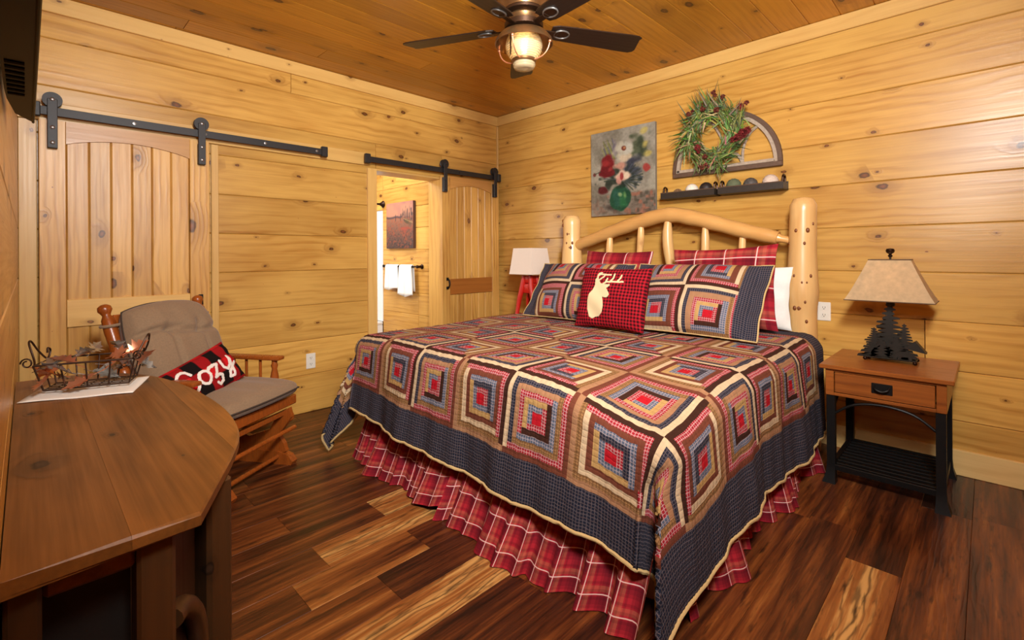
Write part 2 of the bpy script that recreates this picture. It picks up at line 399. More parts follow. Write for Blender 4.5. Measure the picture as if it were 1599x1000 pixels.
wall_back = struct('wall_back', MB().box((XL-0.15, 0.02, 0), (DX0, 0.2, H)).box((DX1, 0.02, 0), (0.15, 0.2, H)).box((DX0, 0.02, DZ), (DX1, 0.2, H)), M['back'], 'pine plank wall with two sliding doors and the bathroom opening')
joints = {9: -2.2}
for i in range(10):
    z0, z1 = zr[i], zr[i+1]; W = z1-z0-0.0012
    spans = [(XL, DX0), (DX1, -0.001)] if z1 < 2.0 else [(XL, -0.001)]
    if i == 7: spans = [(XL, DX0), (DX1, -0.001)]
    for a, b in spans:
        cuts = [a]+([joints[i]] if i in joints and a < joints[i] < b else [])+[b]
        for u, v in zip(cuts, cuts[1:]):
            plank(wall_back, 'plank', (u+0.0006, 0, z0), v-u-0.0012, W, 'back', M['pine'], bev=0.005, tone=rt())
    if i == 7: plank(wall_back, 'plank', (DX0+0.0006, 0, DZ), DX1-DX0-0.0012, z1-DZ-0.0012, 'back', M['pine'], bev=0.005)

wall_right = struct('wall_right', MB().box((0.02, YF-0.15, 0), (0.15, 0.019, H)), M['back'], 'pine plank wall behind the log headboard')
rj = {2: -3.56}
for i in range(10):
    cuts = [-0.002]+([rj[i]] if i in rj else [])+[YF]
    for u, v in zip(cuts, cuts[1:]):
        plank(wall_right, 'plank', (0, u-0.0006, zr[i]), u-v-0.0012, zr[i+1]-zr[i]-0.0012, 'right', M['pine'], bev=0.005, tone=rt())

wall_left = struct('wall_left', MB().box((XL-0.15, YF-0.15, 0), (XL-0.02, 0.019, H)), M['back'], 'pine plank wall behind the console table')
for i in range(10):
    plank(wall_left, 'plank', (XL, YF, zr[i]), -YF-0.002, zr[i+1]-zr[i]-0.0012, 'left', M['pine'], bev=0.005, tone=rt())
wall_front = struct('wall_front', MB().box((XL-0.15, YF-0.12, 0), (0.15, YF, H)), M['pine'], 'pine wall behind the camera')

ceiling = struct('ceiling', MB().box((XL-0.15, YF-0.12, H+0.02), (0.15, 0.2, H+0.12)), M['back'], 'amber stained pine board ceiling')
CP = 0.1735; y = -2.124+CP*13; k = 0
ys = [-2.124+CP*n for n in range(-14, 14)]
ys = [v for v in ys if YF < v < 0]
ys = [YF]+ys+[0.0]
for a, b in zip(ys, ys[1:]):
    cut = random.uniform(XL+0.6, -0.6)
    for u, v in (((XL, cut), (cut, 0.0)) if random.random() < 0.3 else ((XL, 0.0),)):
        plank(ceiling, 'board', (u+0.0005, b-0.0005, H), v-u-0.001, b-a-0.001, 'ceil', M['ceil'], bev=0.004, tone=rt(0.12))

floor = struct('floor', MB().box((XL-0.15, YF-0.12, -0.12), (0.15, 0.2, -0.012)), M['back'], 'dark reclaimed plank floor')
FP = 0.18
rows = [YF]+[v for v in [-3.405+FP*n for n in range(-7, 20)] if YF < v < 0]+[0.0]
light = {(-2.325): [(-3.676, 0.5), (-3.05, 0.86), (-2.02, 0.55), (-0.9, 0.3)], (-1.785): [(-3.676, 0.3), (-2.80, 0.82), (-2.15, 0.5), (-0.9, 0.4)],
         (-3.405): [(-3.676, 0.5), (-2.55, 0.80), (-1.31, 0.26), (-0.35, 0.45)], (-3.225): [(-3.676, 0.36), (-2.2, 0.4), (-1.05, 0.42), (-0.2, 0.3)],
         (-1.605): [(-3.676, 0.35), (-2.45, 0.85), (-2.2, 0.5)], (-2.145): [(-3.676, 0.5), (-2.7, 0.22), (-1.5, 0.4)], (-1.965): [(-3.676, 0.45), (-2.95, 0.6), (-2.45, 0.4)],
         (-3.585): [(-3.676, 0.4), (-1.85, 0.34), (-0.58, 0.2)]}
for a, b in zip(rows, rows[1:]):
    key = next((v for kk, v in light.items() if abs(kk-b) < 0.02), None)
    if key is None:
        xs = [XL]; x = XL+random.uniform(0.3, 1.0)
        while x < -0.25: xs.append(x); x += random.uniform(0.8, 1.25)
        key = [(v, random.choice((0.24, 0.28, 0.32, 0.36, 0.40, 0.43))) for v in xs]
    for (u, tn), nx in zip(key, [v[0] for v in key[1:]]+[0.0]):
        plank(floor, 'floor_plank', (u+0.0003, a+0.0003, 0), nx-u-0.0006, b-a-0.0006, 'floor', M['floor'], T=0.012, bev=0.0012, tone=tn)

M['pine_pale'] = wood('pale_pine_baseboard', (228, 194, 128), (198, 152, 84), (120, 70, 32), axis='X', freq=16, ring=0.3, streak=0.3, knots=0.3, rough=0.4, ksize=0.4)
def trim(name, org, L, W, side, T, mat='pine_trim', label=None):
    o = link(name, plank_mesh(L, W, T, 0.003, M[mat]), None, None)
    o.matrix_local = Matrix.Translation(org) @ AX[side].to_4x4(); return tag(o, label, None, None, 'structure')
trim('trim_1', (XL, -0.02, 2.64), -XL-0.02, 0.0985, 'back', 0.0195, label='pale crown board above the sliding doors')
trim('trim_2', (-0.02, 0.0, 2.64), -YF, 0.0985, 'right', 0.0195, label='pale crown board above the headboard wall')
trim('trim_3', (XL, -0.022, 2.015), 2.11, 0.105, 'back', 0.0215, label='header board behind the long barn door rail')
trim('trim_4', (-1.48, -0.02, 0), 1.995, 0.087, 'upback', 0.0195, label='upright casing left of the bathroom opening')
trim('trim_5', (-2.70, -0.02, 0), 2.01, 0.045, 'upback', 0.0195, label='slim upright casing right of the closed barn door')
trim('trim_6', (-3.601, -0.02, 0), 2.01, 0.074, 'upback', 0.0195, label='upright board in the corner left of the closed barn door')
trim('trim_7', (-0.002, -0.02, 2.15), 0.485, 0.022, 'upback', 0.0195, label='thin corner strip above the right barn door')
trim('baseboard_right', (-0.018, 0.0, 0.0), -YF, 0.139, 'right', 0.0175, 'pine_pale', label='pale baseboard under the headboard wall')
tag(obj('trim_8', MB().box((DX1, 0.0, 0), (DX1-0.018, 0.2, DZ-0.018), 0.002), wood('pine_jamb', PINE[0], PINE[1], PINE[2], axis='Z', freq=24), smooth=0), 'right jamb board of the bathroom opening', None, None, 'structure')
tag(obj('trim_9', MB().box((DX0, 0.0, DZ-0.018), (DX1, 0.2, DZ), 0.002), M['pine_trim'], smooth=0), 'head jamb board of the bathroom opening', None, None, 'structure')

# ------------------------------------------------------------------ bathroom beyond the opening
BX = -0.62
wall_bath = struct('wall_bathroom', MB().box((BX+0.02, 0.2, 0), (BX+0.12, 2.42, 2.5)), M['back'], 'pine plank bathroom wall seen through the opening')
bz = [0.0]+[0.10+0.24*k for k in range(1, 10)]+[2.5]
for i in range(10):
    cuts = [0.2, 0.62, 1.36] if i in (1, 2) else [0.2, 1.36, 2.41] if bz[i] > 1.7 else [0.2, 1.36]
    for u, v in zip(cuts, cuts[1:]):
        plank(wall_bath, 'plank', (BX, v-0.0006, bz[i]), v-u-0.0012, bz[i+1]-bz[i]-0.0012, 'right', M['pine'], bev=0.005, tone=rt(0.06))
struct('wall_bathroom_back', MB().box((-2.6, 2.42, 0), (BX+0.12, 2.5, 2.5)), M['pine'])
struct('wall_bathroom_side', MB().box((-2.68, 0.2, 0), (-2.6, 2.5, 2.5)), M['pine'])
struct('ceiling_bathroom', MB().box((-2.68, 0.2, 2.5), (BX+0.12, 2.5, 2.58)), M['ceil'])
struct('floor_bathroom', MB().box((-2.68, 0.2, -0.1), (BX+0.12, 2.5, 0.0)), M['walnut'])
sh = Thing('shower_surround', 'white shower wall panel beyond the bathroom opening', 'shower', (-0.63, 1.36, 0.44))
sh.part('side_panel', MB().box((BX+0.018, 1.365, 0.44), (BX-0.004, 2.418, 1.775), 0.004), M['shower'], world=True)
sh.part('back_panel', MB().box((-2.2, 2.395, 0.44), (BX-0.006, 2.418, 1.775), 0.004), M['shower'], world=True)
tub = Thing('bathtub', 'white bathtub at the foot of the shower wall', 'bathtub', (-1.4, 1.85, 0))
tub.part('apron', MB().box((-2.18, 1.366, 0), (BX-0.001, 1.44, 0.40), 0.006), M['shower'], world=True)
tub.part('rim', MB().box((-2.18, 1.362, 0.40), (BX-0.001, 1.48, 0.44), 0.012, seg=2).box((-2.18, 2.3, 0.40), (BX-0.006, 2.39, 0.44), 0.01).box((BX-0.09, 1.48, 0.40), (BX-0.006, 2.3, 0.44), 0.01), M['shower'], world=True)
tub.part('basin', MB().box((-2.18, 1.46, 0.05), (BX-0.02, 2.39, 0.09)).box((-2.18, 1.445, 0.09), (BX-0.02, 1.46, 0.40)).box((BX-0.03, 1.46, 0.09), (BX-0.012, 2.39, 0.40)), M['shower'], world=True)
cr = Thing('curtain_rod', 'bronze shower curtain rod end on the bathroom wall', 'curtain rod', (BX, 1.39, 1.845))
MX = Matrix.Translation((BX, 1.345, 1.85)) @ Matrix.Rotation(R(-90), 4, 'Y')
cr.part('flange', MB().lathe([(0.04, 0.0), (0.042, 0.008), (0.034, 0.018), (0.024, 0.026), (0.018, 0.045), (0.001, 0.046)], 20, MX), M['bronze'], world=True)
cr.part('rod', MB().lathe([(0.0125, 0.02), (0.0125, 1.96)], 14, MX), M['bronze'], world=True)
tb = Thing('towel_bar', 'dark bronze towel bar under the bathroom picture', 'towel bar', (BX, 0.9, 1.105))
bar = MB().tube([(BX-0.06, 0.52, 1.112), (BX-0.06, 1.25, 1.112)], 0.009, 10)
tb.part('bar', bar, M['bronze'], world=True)
for yy in (0.545, 1.235):
    tb.part('post', MB().lathe([(0.026, 0), (0.028, 0.006), (0.016, 0.016), (0.012, 0.05), (0.017, 0.056), (0.017, 0.072), (0.001, 0.075)], 16, Matrix.Translation((BX, yy, 1.112)) @ Matrix.Rotation(R(-90), 4, 'Y')), M['bronze'], world=True)
def towel(y0, y1, zb_f, zb_b, lab, ph):
    n = 18; path = [(0.018, zb_b)]+[(0.018, zb_b+(1.112-zb_b)*k/6) for k in range(1, 7)]
    path += [(-0.014*math.cos(a)+0.0-0.0, 1.112+0.016*math.sin(a)) for a in []]
    path += [(0.012, 1.124), (0.0, 1.130), (-0.012, 1.124)]+[(-0.020, 1.112-(1.112-zb_f)*k/10) for k in range(0, 11)]
    vs = []; fs = []
    for j, (dx, z) in enumerate(path):
        t = max(0.0, (1.112-z)/0.3)
        for i in range(n+1):
            s = i/n; yy = y0+(y1-y0)*(0.5+(s-0.5)*(0.92+0.14*t))
            wv = math.sin(s*9+ph)*0.011*min(1, t*2)+math.sin(s*17+ph*2)*0.004*min(1, t*2)
            sag = 0.014*math.sin(s*6+ph)*(1 if j == len(path)-1 else 0)
            vs.append((BX-0.06+dx*(1+0.2*t)+(wv if dx < 0 else -abs(wv)*0.3), yy, z+sag))
    m = n+1
    for j in range(len(path)-1):
        for i in range(n): fs.append((j*m+i, j*m+i+1, (j+1)*m+i+1, (j+1)*m+i))
    o = obj('towel', MB().add(vs, fs), M['towel'], None, 60)
    md = o.modifiers.new('thick', 'SOLIDIFY'); md.thickness = 0.008; md.offset = 0
    tag(o, lab, 'towel', 'white towels on the bathroom bar')
towel(0.905, 1.18, 0.85, 0.88, 'white hand towel on the left of the bathroom bar', 0.3)
towel(0.63, 0.885, 0.79, 0.84, 'white hand towel on the right of the bathroom bar, hanging lower', 1.7)
# ------------------------------------------------------------------ sliding barn doors
def barn_door(name, x0, x1, sw, label, zb=0.015, zt=2.015, arch_s=1.885, arch_p=1.935, mid=(0.83, 0.99), midmat='pine_trim', hang=(), handle=None):
    t = Thing(name, label, 'door', ((x0+x1)/2, -0.045, 0)); t.o['kind'] = 'structure'
    yb, yf = -0.030, -0.060; yp = -0.048
    def up(nm, xa, xb, za, zb_, yfr, T, mat, tone=0.0):
        o = link(nm, plank_mesh(zb_-za, xb-xa, T, 0.006 if nm == 'panel_board' else 0.003, M[mat]), None, t.o, tone)
        o.matrix_local = t.inv @ (Matrix.Translation((xb, yfr, za)) @ AX['upback'].to_4x4())
    def hz(nm, xa, xb, za, zb_, yfr, T, mat, tone=0.0):
        o = link(nm, plank_mesh(xb-xa, zb_-za, T, 0.003, M[mat]), None, t.o, tone)
        o.matrix_local = t.inv @ (Matrix.Translation((xa, yfr, za)) @ AX['back'].to_4x4())
    up('stile', x0, x0+sw, zb, zt, yf, 0.030, 'pine_z', 0.02); up('stile', x1-sw, x1, zb, zt, yf, 0.030, 'pine_z', -0.02)
    a, b = x0+sw+0.001, x1-sw-0.001
    n = 6; e = (b-a)/n
    for i in range(n): up('panel_board', a+e*i+0.0006, a+e*(i+1)-0.0006, zb+0.02, zt-0.02, yp, 0.015, 'pine_z', rt(0.05))
    t.part('backer', MB().box((a-0.02, -0.0325, zb+0.02), (b+0.02, -0.0305, zt-0.02)), M['back'], world=True)
    hz('middle_rail', a, b, mid[0], mid[1], yf, 0.028, midmat); hz('bottom_rail', a, b, zb, zb+0.2, yf, 0.028, 'pine_trim')
    N = 18; poly = [(a, zt), (a, arch_s)]
    for i in range(1, N): s = i/N; poly.append((a+(b-a)*s, arch_s+(arch_p-arch_s)*math.sin(math.pi*s)**0.8))
    poly += [(b, arch_s), (b, zt)]
    vs = [(x, yf, z) for x, z in poly]+[(x, yb-0.002, z) for x, z in poly]; m = len(poly)
    t.part('arched_top_rail', MB().add(vs, [tuple(range(m)), tuple(range(2*m-1, m-1, -1))]+[(i, (i+1) % m, m+(i+1) % m, m+i) for i in range(m)]), M['pine_arch'], world=True, smooth=0)
    for hx in hang:
        h = t.part('hanger_strap', MB().box((hx-0.021, -0.0985, 1.850), (hx+0.021, -0.0925, 2.125), 0.002).box((hx-0.021, -0.0925, 1.850), (hx+0.021, -0.0605, 1.99), 0.002), M['railblack'], world=True)
        wm = MB().lathe([(0.018, -0.016), (0.043, -0.016), (0.043, -0.010), (0.036, -0.006), (0.036, 0.006), (0.043, 0.010), (0.043, 0.016), (0.018, 0.016)], 24, Matrix.Translation((hx, -0.074, 2.122)) @ Matrix.Rotation(R(90), 4, 'X'))
        t.part('wheel', wm, M['railblack'], h, world=False).matrix_local = t.inv
        bm = MB()
        for bz_ in (2.122, 1.965, 1.880): bm.lathe([(0.011, 0), (0.011, 0.004), (0.006, 0.007), (0.0005, 0.0075)], 10, Matrix.Translation((hx, -0.0985, bz_)) @ Matrix.Rotation(R(90), 4, 'X'))
        t.part('bolts', bm, M['steel'] if name == 'door_1' else M['railblack'], h).matrix_local = t.inv
    if handle:
        hx, z0, z1 = handle
        t.part('pull_handle', MB().tube(smoothpath([(hx, -0.060, z0), (hx, -0.085, z0+0.006), (hx, -0.098, (z0+z1)/2), (hx, -0.085, z1-0.006), (hx, -0.060, z1)], 5), 0.007, 8)
               .box((hx-0.014, -0.066, z0-0.016), (hx+0.014, -0.0605, z0+0.014), 0.002).box((hx-0.014, -0.066, z1-0.014), (hx+0.014, -0.0605, z1+0.016), 0.002), M['black'], world=True)
    return t
barn_door('door_1', -3.594, -2.766, 0.112, 'closed pine barn door with arched panel behind the rocking chair', hang=(-3.538, -2.815), handle=(-2.82, 0.875, 0.965))
barn_door('door_2', -0.806, -0.045, 0.100, 'pine barn door slid open beside the bathroom opening', mid=(0.845, 1.0), midmat='pine_red', hang=(-0.785, -0.122), handle=(-0.745, 0.915, 1.0), arch_s=1.885, arch_p=1.937)
def rail(x0, x1, label):
    t = Thing('barn_door_rail', label, 'rail', ((x0+x1)/2, -0.03, 2.06), group='black barn door rails')
    t.part('track', MB().box((x0, -0.079, 2.035), (x1, -0.069, 2.083), 0.0015), M['railblack'], world=True)
    n = max(2, int((x1-x0)/0.4)); back = -0.0225 if x0 < -2 else -0.0005
    for i in range(n+1):
        bx = x0+0.08+(x1-x0-0.16)*i/n
        t.part('spacer_bolt', MB().lathe([(0.012, 0), (0.012, -back+0.0)][:1]+[(0.012, 0.0), (0.012, 0.069+back)], 10, Matrix.Translation((bx, back, 2.059)) @ Matrix.Rotation(R(90), 4, 'X'))
               .lathe([(0.010, 0), (0.010, 0.005), (0.0005, 0.007)], 8, Matrix.Translation((bx, -0.079, 2.059)) @ Matrix.Rotation(R(90), 4, 'X')), M['steel'] if x0 < -2 else M['railblack'], world=True)
    for ex in (x0+0.02, x1-0.02):
        t.part('end_stop', MB().box((ex-0.024, -0.093, 2.022), (ex+0.024, -0.062, 2.102), 0.004), M['railblack'], world=True)
rail(-3.63, -1.955, 'long black barn door rail over the closed left door')
rail(-1.62, -0.04, 'shorter black barn door rail over the bathroom opening')

# ------------------------------------------------------------------ outlets
def outlet(c, side, label):
    t = Thing('wall_outlet', label, 'outlet', c, group='white duplex wall outlets'); Mx = AX[side].to_4x4()
    t.part('cover_plate', MB().box((-0.037, -0.06, 0.0004), (0.037, 0.06, 0.006), 0.003, M=Mx), M['white'])
    for dz in (-0.024, 0.024):
        r = t.part('receptacle', MB().lathe([(0.0165, 0.006), (0.0165, 0.0075), (0.0005, 0.0076)], 16, Mx @ Matrix.Translation((0, dz, 0)) @ Matrix.Diagonal((1, 0.85, 1, 1))), M['white'])
        t.part('slots', MB().box((-0.0075, dz-0.002, 0.0076), (-0.005, dz+0.008, 0.0082), M=Mx).box((0.005, dz-0.002, 0.0076), (0.0075, dz+0.008, 0.0082), M=Mx).box((-0.0025, dz-0.010, 0.0076), (0.0025, dz-0.005, 0.0082), M=Mx), M['slot'], r, smooth=0)
outlet((0, -3.063, 0.857), 'right', 'white outlet on the wall between the headboard and the tree lamp')
outlet((-2.06, 0, 0.403), 'back', 'white outlet low on the plank wall beside the rocking chair')

# ------------------------------------------------------------------ log bed
bed = Thing('log_bed', 'king log bed with peeled pine headboard against the plank wall', 'bed', (-1.1, -2.045, 0))
def logpts(a, b, r0, r1, n, amp, seed, bul=()):
    rnd = random.Random(seed); a, b = Vector(a), Vector(b); pts = []; rs = []
    ph = [rnd.uniform(0, 6) for _ in range(4)]
    for i in range(n):
        s = i/(n-1); p = a.lerp(b, s)
        p += Vector((math.sin(s*5+ph[0])*amp, math.sin(s*4+ph[1])*amp, 0)); r = r0+(r1-r0)*s
        r *= 1+0.04*math.sin(s*11+ph[2])+0.03*math.sin(s*23+ph[3])
        for bs, bh in bul: r *= 1+bh*math.exp(-((s-bs)/0.05)**2)
        pts.append(p); rs.append(r)
    rs[-1] *= 0.75; pts[-1] = pts[-1]; rs.append(rs[-1]*0.2); pts.append(pts[-1]+Vector((0, 0, 0.012)))
    return pts, rs
for (yy, x_, sd, bl, rr) in ((-1.145, -0.165, 3, ((0.55, 0.10), (0.8, 0.1), (0.72, 0.12)), (0.098, 0.078)), (-2.985, -0.165, 8, ((0.62, 0.12), (0.3, 0.06), (0.86, 0.06)), (0.088, 0.076))):
    pts, rs = logpts((x_, yy, 0), (x_, yy, 1.58), rr[0], rr[1], 40, 0.006, sd, bl)
    po = bed.part('post', MB().tube(pts, rs, 20), M['log'], world=True, smooth=60)
    rk = random.Random(sd)
    M.setdefault('log_knot', plain('log_knot', (120, 66, 30), 0.4))
    for _ in range(16):
        i = rk.randint(20, 38); an = rk.uniform(1.9, 4.4)
        c = pts[i]+Vector((math.cos(an), math.sin(an), 0))*rs[i]*0.985; s_ = rk.uniform(0.006, 0.016)
        bed.part('knot', MB().sphere(c, s_, 8, 5, (0.6, 0.8, 1.1)), M['log_knot'], po, smooth=60).matrix_local = bed.inv
arch = smoothpath([(-0.165, -1.19, 1.31), (-0.165, -1.4, 1.375), (-0.165, -1.72, 1.468), (-0.165, -2.05, 1.535), (-0.165, -2.30, 1.492), (-0.165, -2.6, 1.40), (-0.165, -2.84, 1.335)], 8)
ar = [0.044+0.014*math.sin(math.pi*i/(len(arch)-1))+0.002*math.sin(i*1.3) for i in range(len(arch))]
bed.part('arched_rail', MB().tube(arch, ar, 16), M['log_y'], world=True, smooth=60)
bed.part('rail_tenon', MB().tube([(-0.165, -2.83, 1.338), (-0.165, -2.86, 1.33), (-0.165, -2.95, 1.31)], [0.036, 0.024, 0.022], 12), M['log_y'], world=True, smooth=60)
lr = smoothpath([(-0.165, -1.2, 0.80), (-0.165, -2.0, 0.81), (-0.165, -2.93, 0.80)], 8)
bed.part('lower_rail', MB().tube(lr, 0.045, 14), M['log_y'], world=True, smooth=60)
for yy, zt, sd in ((-1.545, 1.41, 1), (-1.824, 1.48, 2), (-2.085, 1.52, 3), (-2.355, 1.46, 4), (-2.614, 1.385, 5)):
    n = 14; rd = random.Random(sd); p1, p2 = rd.uniform(0, 6), rd.uniform(0, 6); pts = []; rs = []; big = 0.036 if sd == 3 else 0.027
    for i in range(n):
        s = i/(n-1); pts.append((-0.165+0.008*math.sin(s*5+p1), yy+(0.018 if sd in (2, 3) else 0.006)*math.sin(s*5.5+p2), 0.80+(zt-0.80)*s))
        rs.append(big*(1+0.12*math.sin(s*9+p1))*(0.62 if i in (0, n-1) else 0.85 if i in (1, n-2) else 1.0))
    bed.part('spindle', MB().tube(pts, rs, 12), M['log'], world=True, smooth=60)
bed.part('mattress', MB().box((-2.06, -2.99, 0.42), (-0.24, -1.06, 0.655), 0.06, seg=3), M['pillowcase'], world=True)
bed.part('box_spring', MB().box((-2.06, -2.99, 0.18), (-0.24, -1.06, 0.418), 0.02), M['pillowcase'], world=True)
for yy in (-1.15, -2.94): bed.part('side_rail', MB().tube([(-2.09, yy, 0.12), (-0.24, yy, 0.12)], 0.045, 12), M['log'], world=True)
for yy in (-1.15, -2.94): bed.part('foot_leg', MB().tube([(-2.03, yy, 0.0), (-2.03, yy, 0.18)], 0.05, 12), M['log'], world=True)

# ------------------------------------------------------------------ quilt (log-cabin patchwork)
NAVY, CREAM, TAN, GOLD = (24, 34, 52), (210, 184, 148), (168, 124, 90), (188, 150, 94)
DKBR, MDBR, RED, PINK, BLPL, TANPL = (58, 31, 22), (112, 60, 43), (184, 18, 36), (160, 30, 46), (84, 98, 118), (156, 116, 74)
PAT = {NAVY: 0.16, CREAM: 0.0, TAN: 0.0, GOLD: 0.0, DKBR: 0.0, MDBR: 0.0, RED: 0.0, PINK: 0.62, BLPL: 0.5, TANPL: -0.7}
RA_NE = [PINK, NAVY, BLPL, MDBR, PINK, DKBR]; RA_SW = [BLPL, GOLD, MDBR, CREAM, TANPL, TAN]
RB_NW = [BLPL, GOLD, PINK, TAN, NAVY, CREAM]; RB_SE = [PINK, DKBR, BLPL, TANPL, PINK, MDBR]
def block_color(i, j, typ):
    """i east, j north in 0..13"""
    r = max(6-i, i-7, 6-j, j-7)
    if r <= 0: return RED
    k = r-1
    n_, s_, e_, w_ = j-7 == r, 6-j == r, i-7 == r, 6-i == r
    if typ == 'A':
        return RA_NE[k] if ((n_ and not w_) or e_ and not s_) else RA_SW[k]
    return RB_NW[k] if ((w_ and not s_) or (n_ and not e_)) else RB_SE[k]
def patch(ci, ri, i, j):
    typ = 'A' if (ci+ri) % 2 == 0 else 'B'
    if ri % 2: i, j = 13-i, 13-j
    return block_color(i, j, typ)

def quiltmat(name):
    t = NT(name)
    col = t.n('ShaderNodeAttribute', attribute_type='GEOMETRY', attribute_name='Col').outputs['Color']
    pat = t.n('ShaderNodeAttribute', attribute_type='GEOMETRY', attribute_name='Pat').outputs['Fac']
    uv = t.n('ShaderNodeTexCoord').outputs['UV']; x, y, z = t.sep(uv)
    g = t.m('MAXIMUM', band(t, x, 0.0127, 0.5, 0.10), band(t, y, 0.0127, 0.5, 0.10))
    pos = t.m('MULTIPLY', t.m('MAXIMUM', pat, 0.0), g); neg = t.m('MULTIPLY', t.m('MAXIMUM', t.m('MULTIPLY', pat, -1.0), 0.0), g)
    col = t.mix(t.m('MULTIPLY', pos, 0.85), col, lin((226, 200, 196))); col = t.mix(neg, col, lin((84, 52, 30)))
    nz = t.noise(t.scalev(uv, (28, 28, 1)), 1.0, 3.0); col = t.mix(t.m('MULTIPLY', nz, 0.35), col, lin((60, 44, 36)))
    qx = t.m('ABSOLUTE', t.m('SINE', t.m('MULTIPLY', x, 3.14159/0.0254*1.0))); qy = t.m('ABSOLUTE', t.m('SINE', t.m('MULTIPLY', y, 3.14159/0.0254)))
    t.bump(t.m('ADD', t.m('POWER', qx, 0.4), t.m('ADD', t.m('POWER', qy, 0.4), t.m('MULTIPLY', t.noise(t.scalev(uv, (120, 120, 1)), 1.0, 3.0), 1.2))), 0.42, 0.004)
    return t.out(col, 0.92, 0.0, Specular_IOR_Level=0.12)
M['quilt'] = quiltmat('patchwork_quilt')

def grid_mesh(name, Pxyz, uvs, cols, pats, mat, parent=None, smooth=True, thick=0.0, keep=None):
    """Pxyz (m,n,3); face colours (m-1,n-1,3) sRGB; pats (m-1,n-1)"""
    m, n = Pxyz.shape[:2]
    idx = np.arange(m*n).reshape(m, n)
    q = np.stack([idx[:-1, :-1], idx[:-1, 1:], idx[1:, 1:], idx[1:, :-1]], -1).reshape(-1, 4)
    fsel = np.ones(len(q), bool) if keep is None else keep.reshape(-1)
    q = q[fsel]; used = np.unique(q); rm = -np.ones(m*n, int); rm[used] = np.arange(len(used)); q = rm[q]
    me = bpy.data.meshes.new(name); vv = Pxyz.reshape(-1, 3)[used]
    me.vertices.add(len(used)); me.vertices.foreach_set('co', vv.astype(np.float32).ravel())
    me.loops.add(len(q)*4); me.loops.foreach_set('vertex_index', q.astype(np.int32).ravel())
    me.polygons.add(len(q)); me.polygons.foreach_set('loop_start', np.arange(0, len(q)*4, 4, dtype=np.int32))
    me.update(calc_edges=True); me.validate()
    me.polygons.foreach_set('use_smooth', [smooth]*len(q))
    if uvs is not None:
        u = me.uv_layers.new(name='UVMap'); u.data.foreach_set('uv', uvs.reshape(-1, 2)[used][q].astype(np.float32).ravel())
    if cols is not None:
        c = cols.reshape(-1, 3)[fsel]/255.0; c = np.where(c <= 0.04045, c/12.92, ((c+0.055)/1.055)**2.4)
        c = np.concatenate([c, np.ones((len(c), 1))], 1); a = me.attributes.new('Col', 'FLOAT_COLOR', 'CORNER')
        a.data.foreach_set('color', np.repeat(c, 4, 0).astype(np.float32).ravel())
    if pats is not None:
        a = me.attributes.new('Pat', 'FLOAT', 'CORNER'); a.data.foreach_set('value', np.repeat(pats.reshape(-1)[fsel], 4).astype(np.float32))
    o = link(name, me, mat, parent)
    if thick:
        md = o.modifiers.new('thick', 'SOLIDIFY'); md.thickness = thick; md.offset = -1
    return o

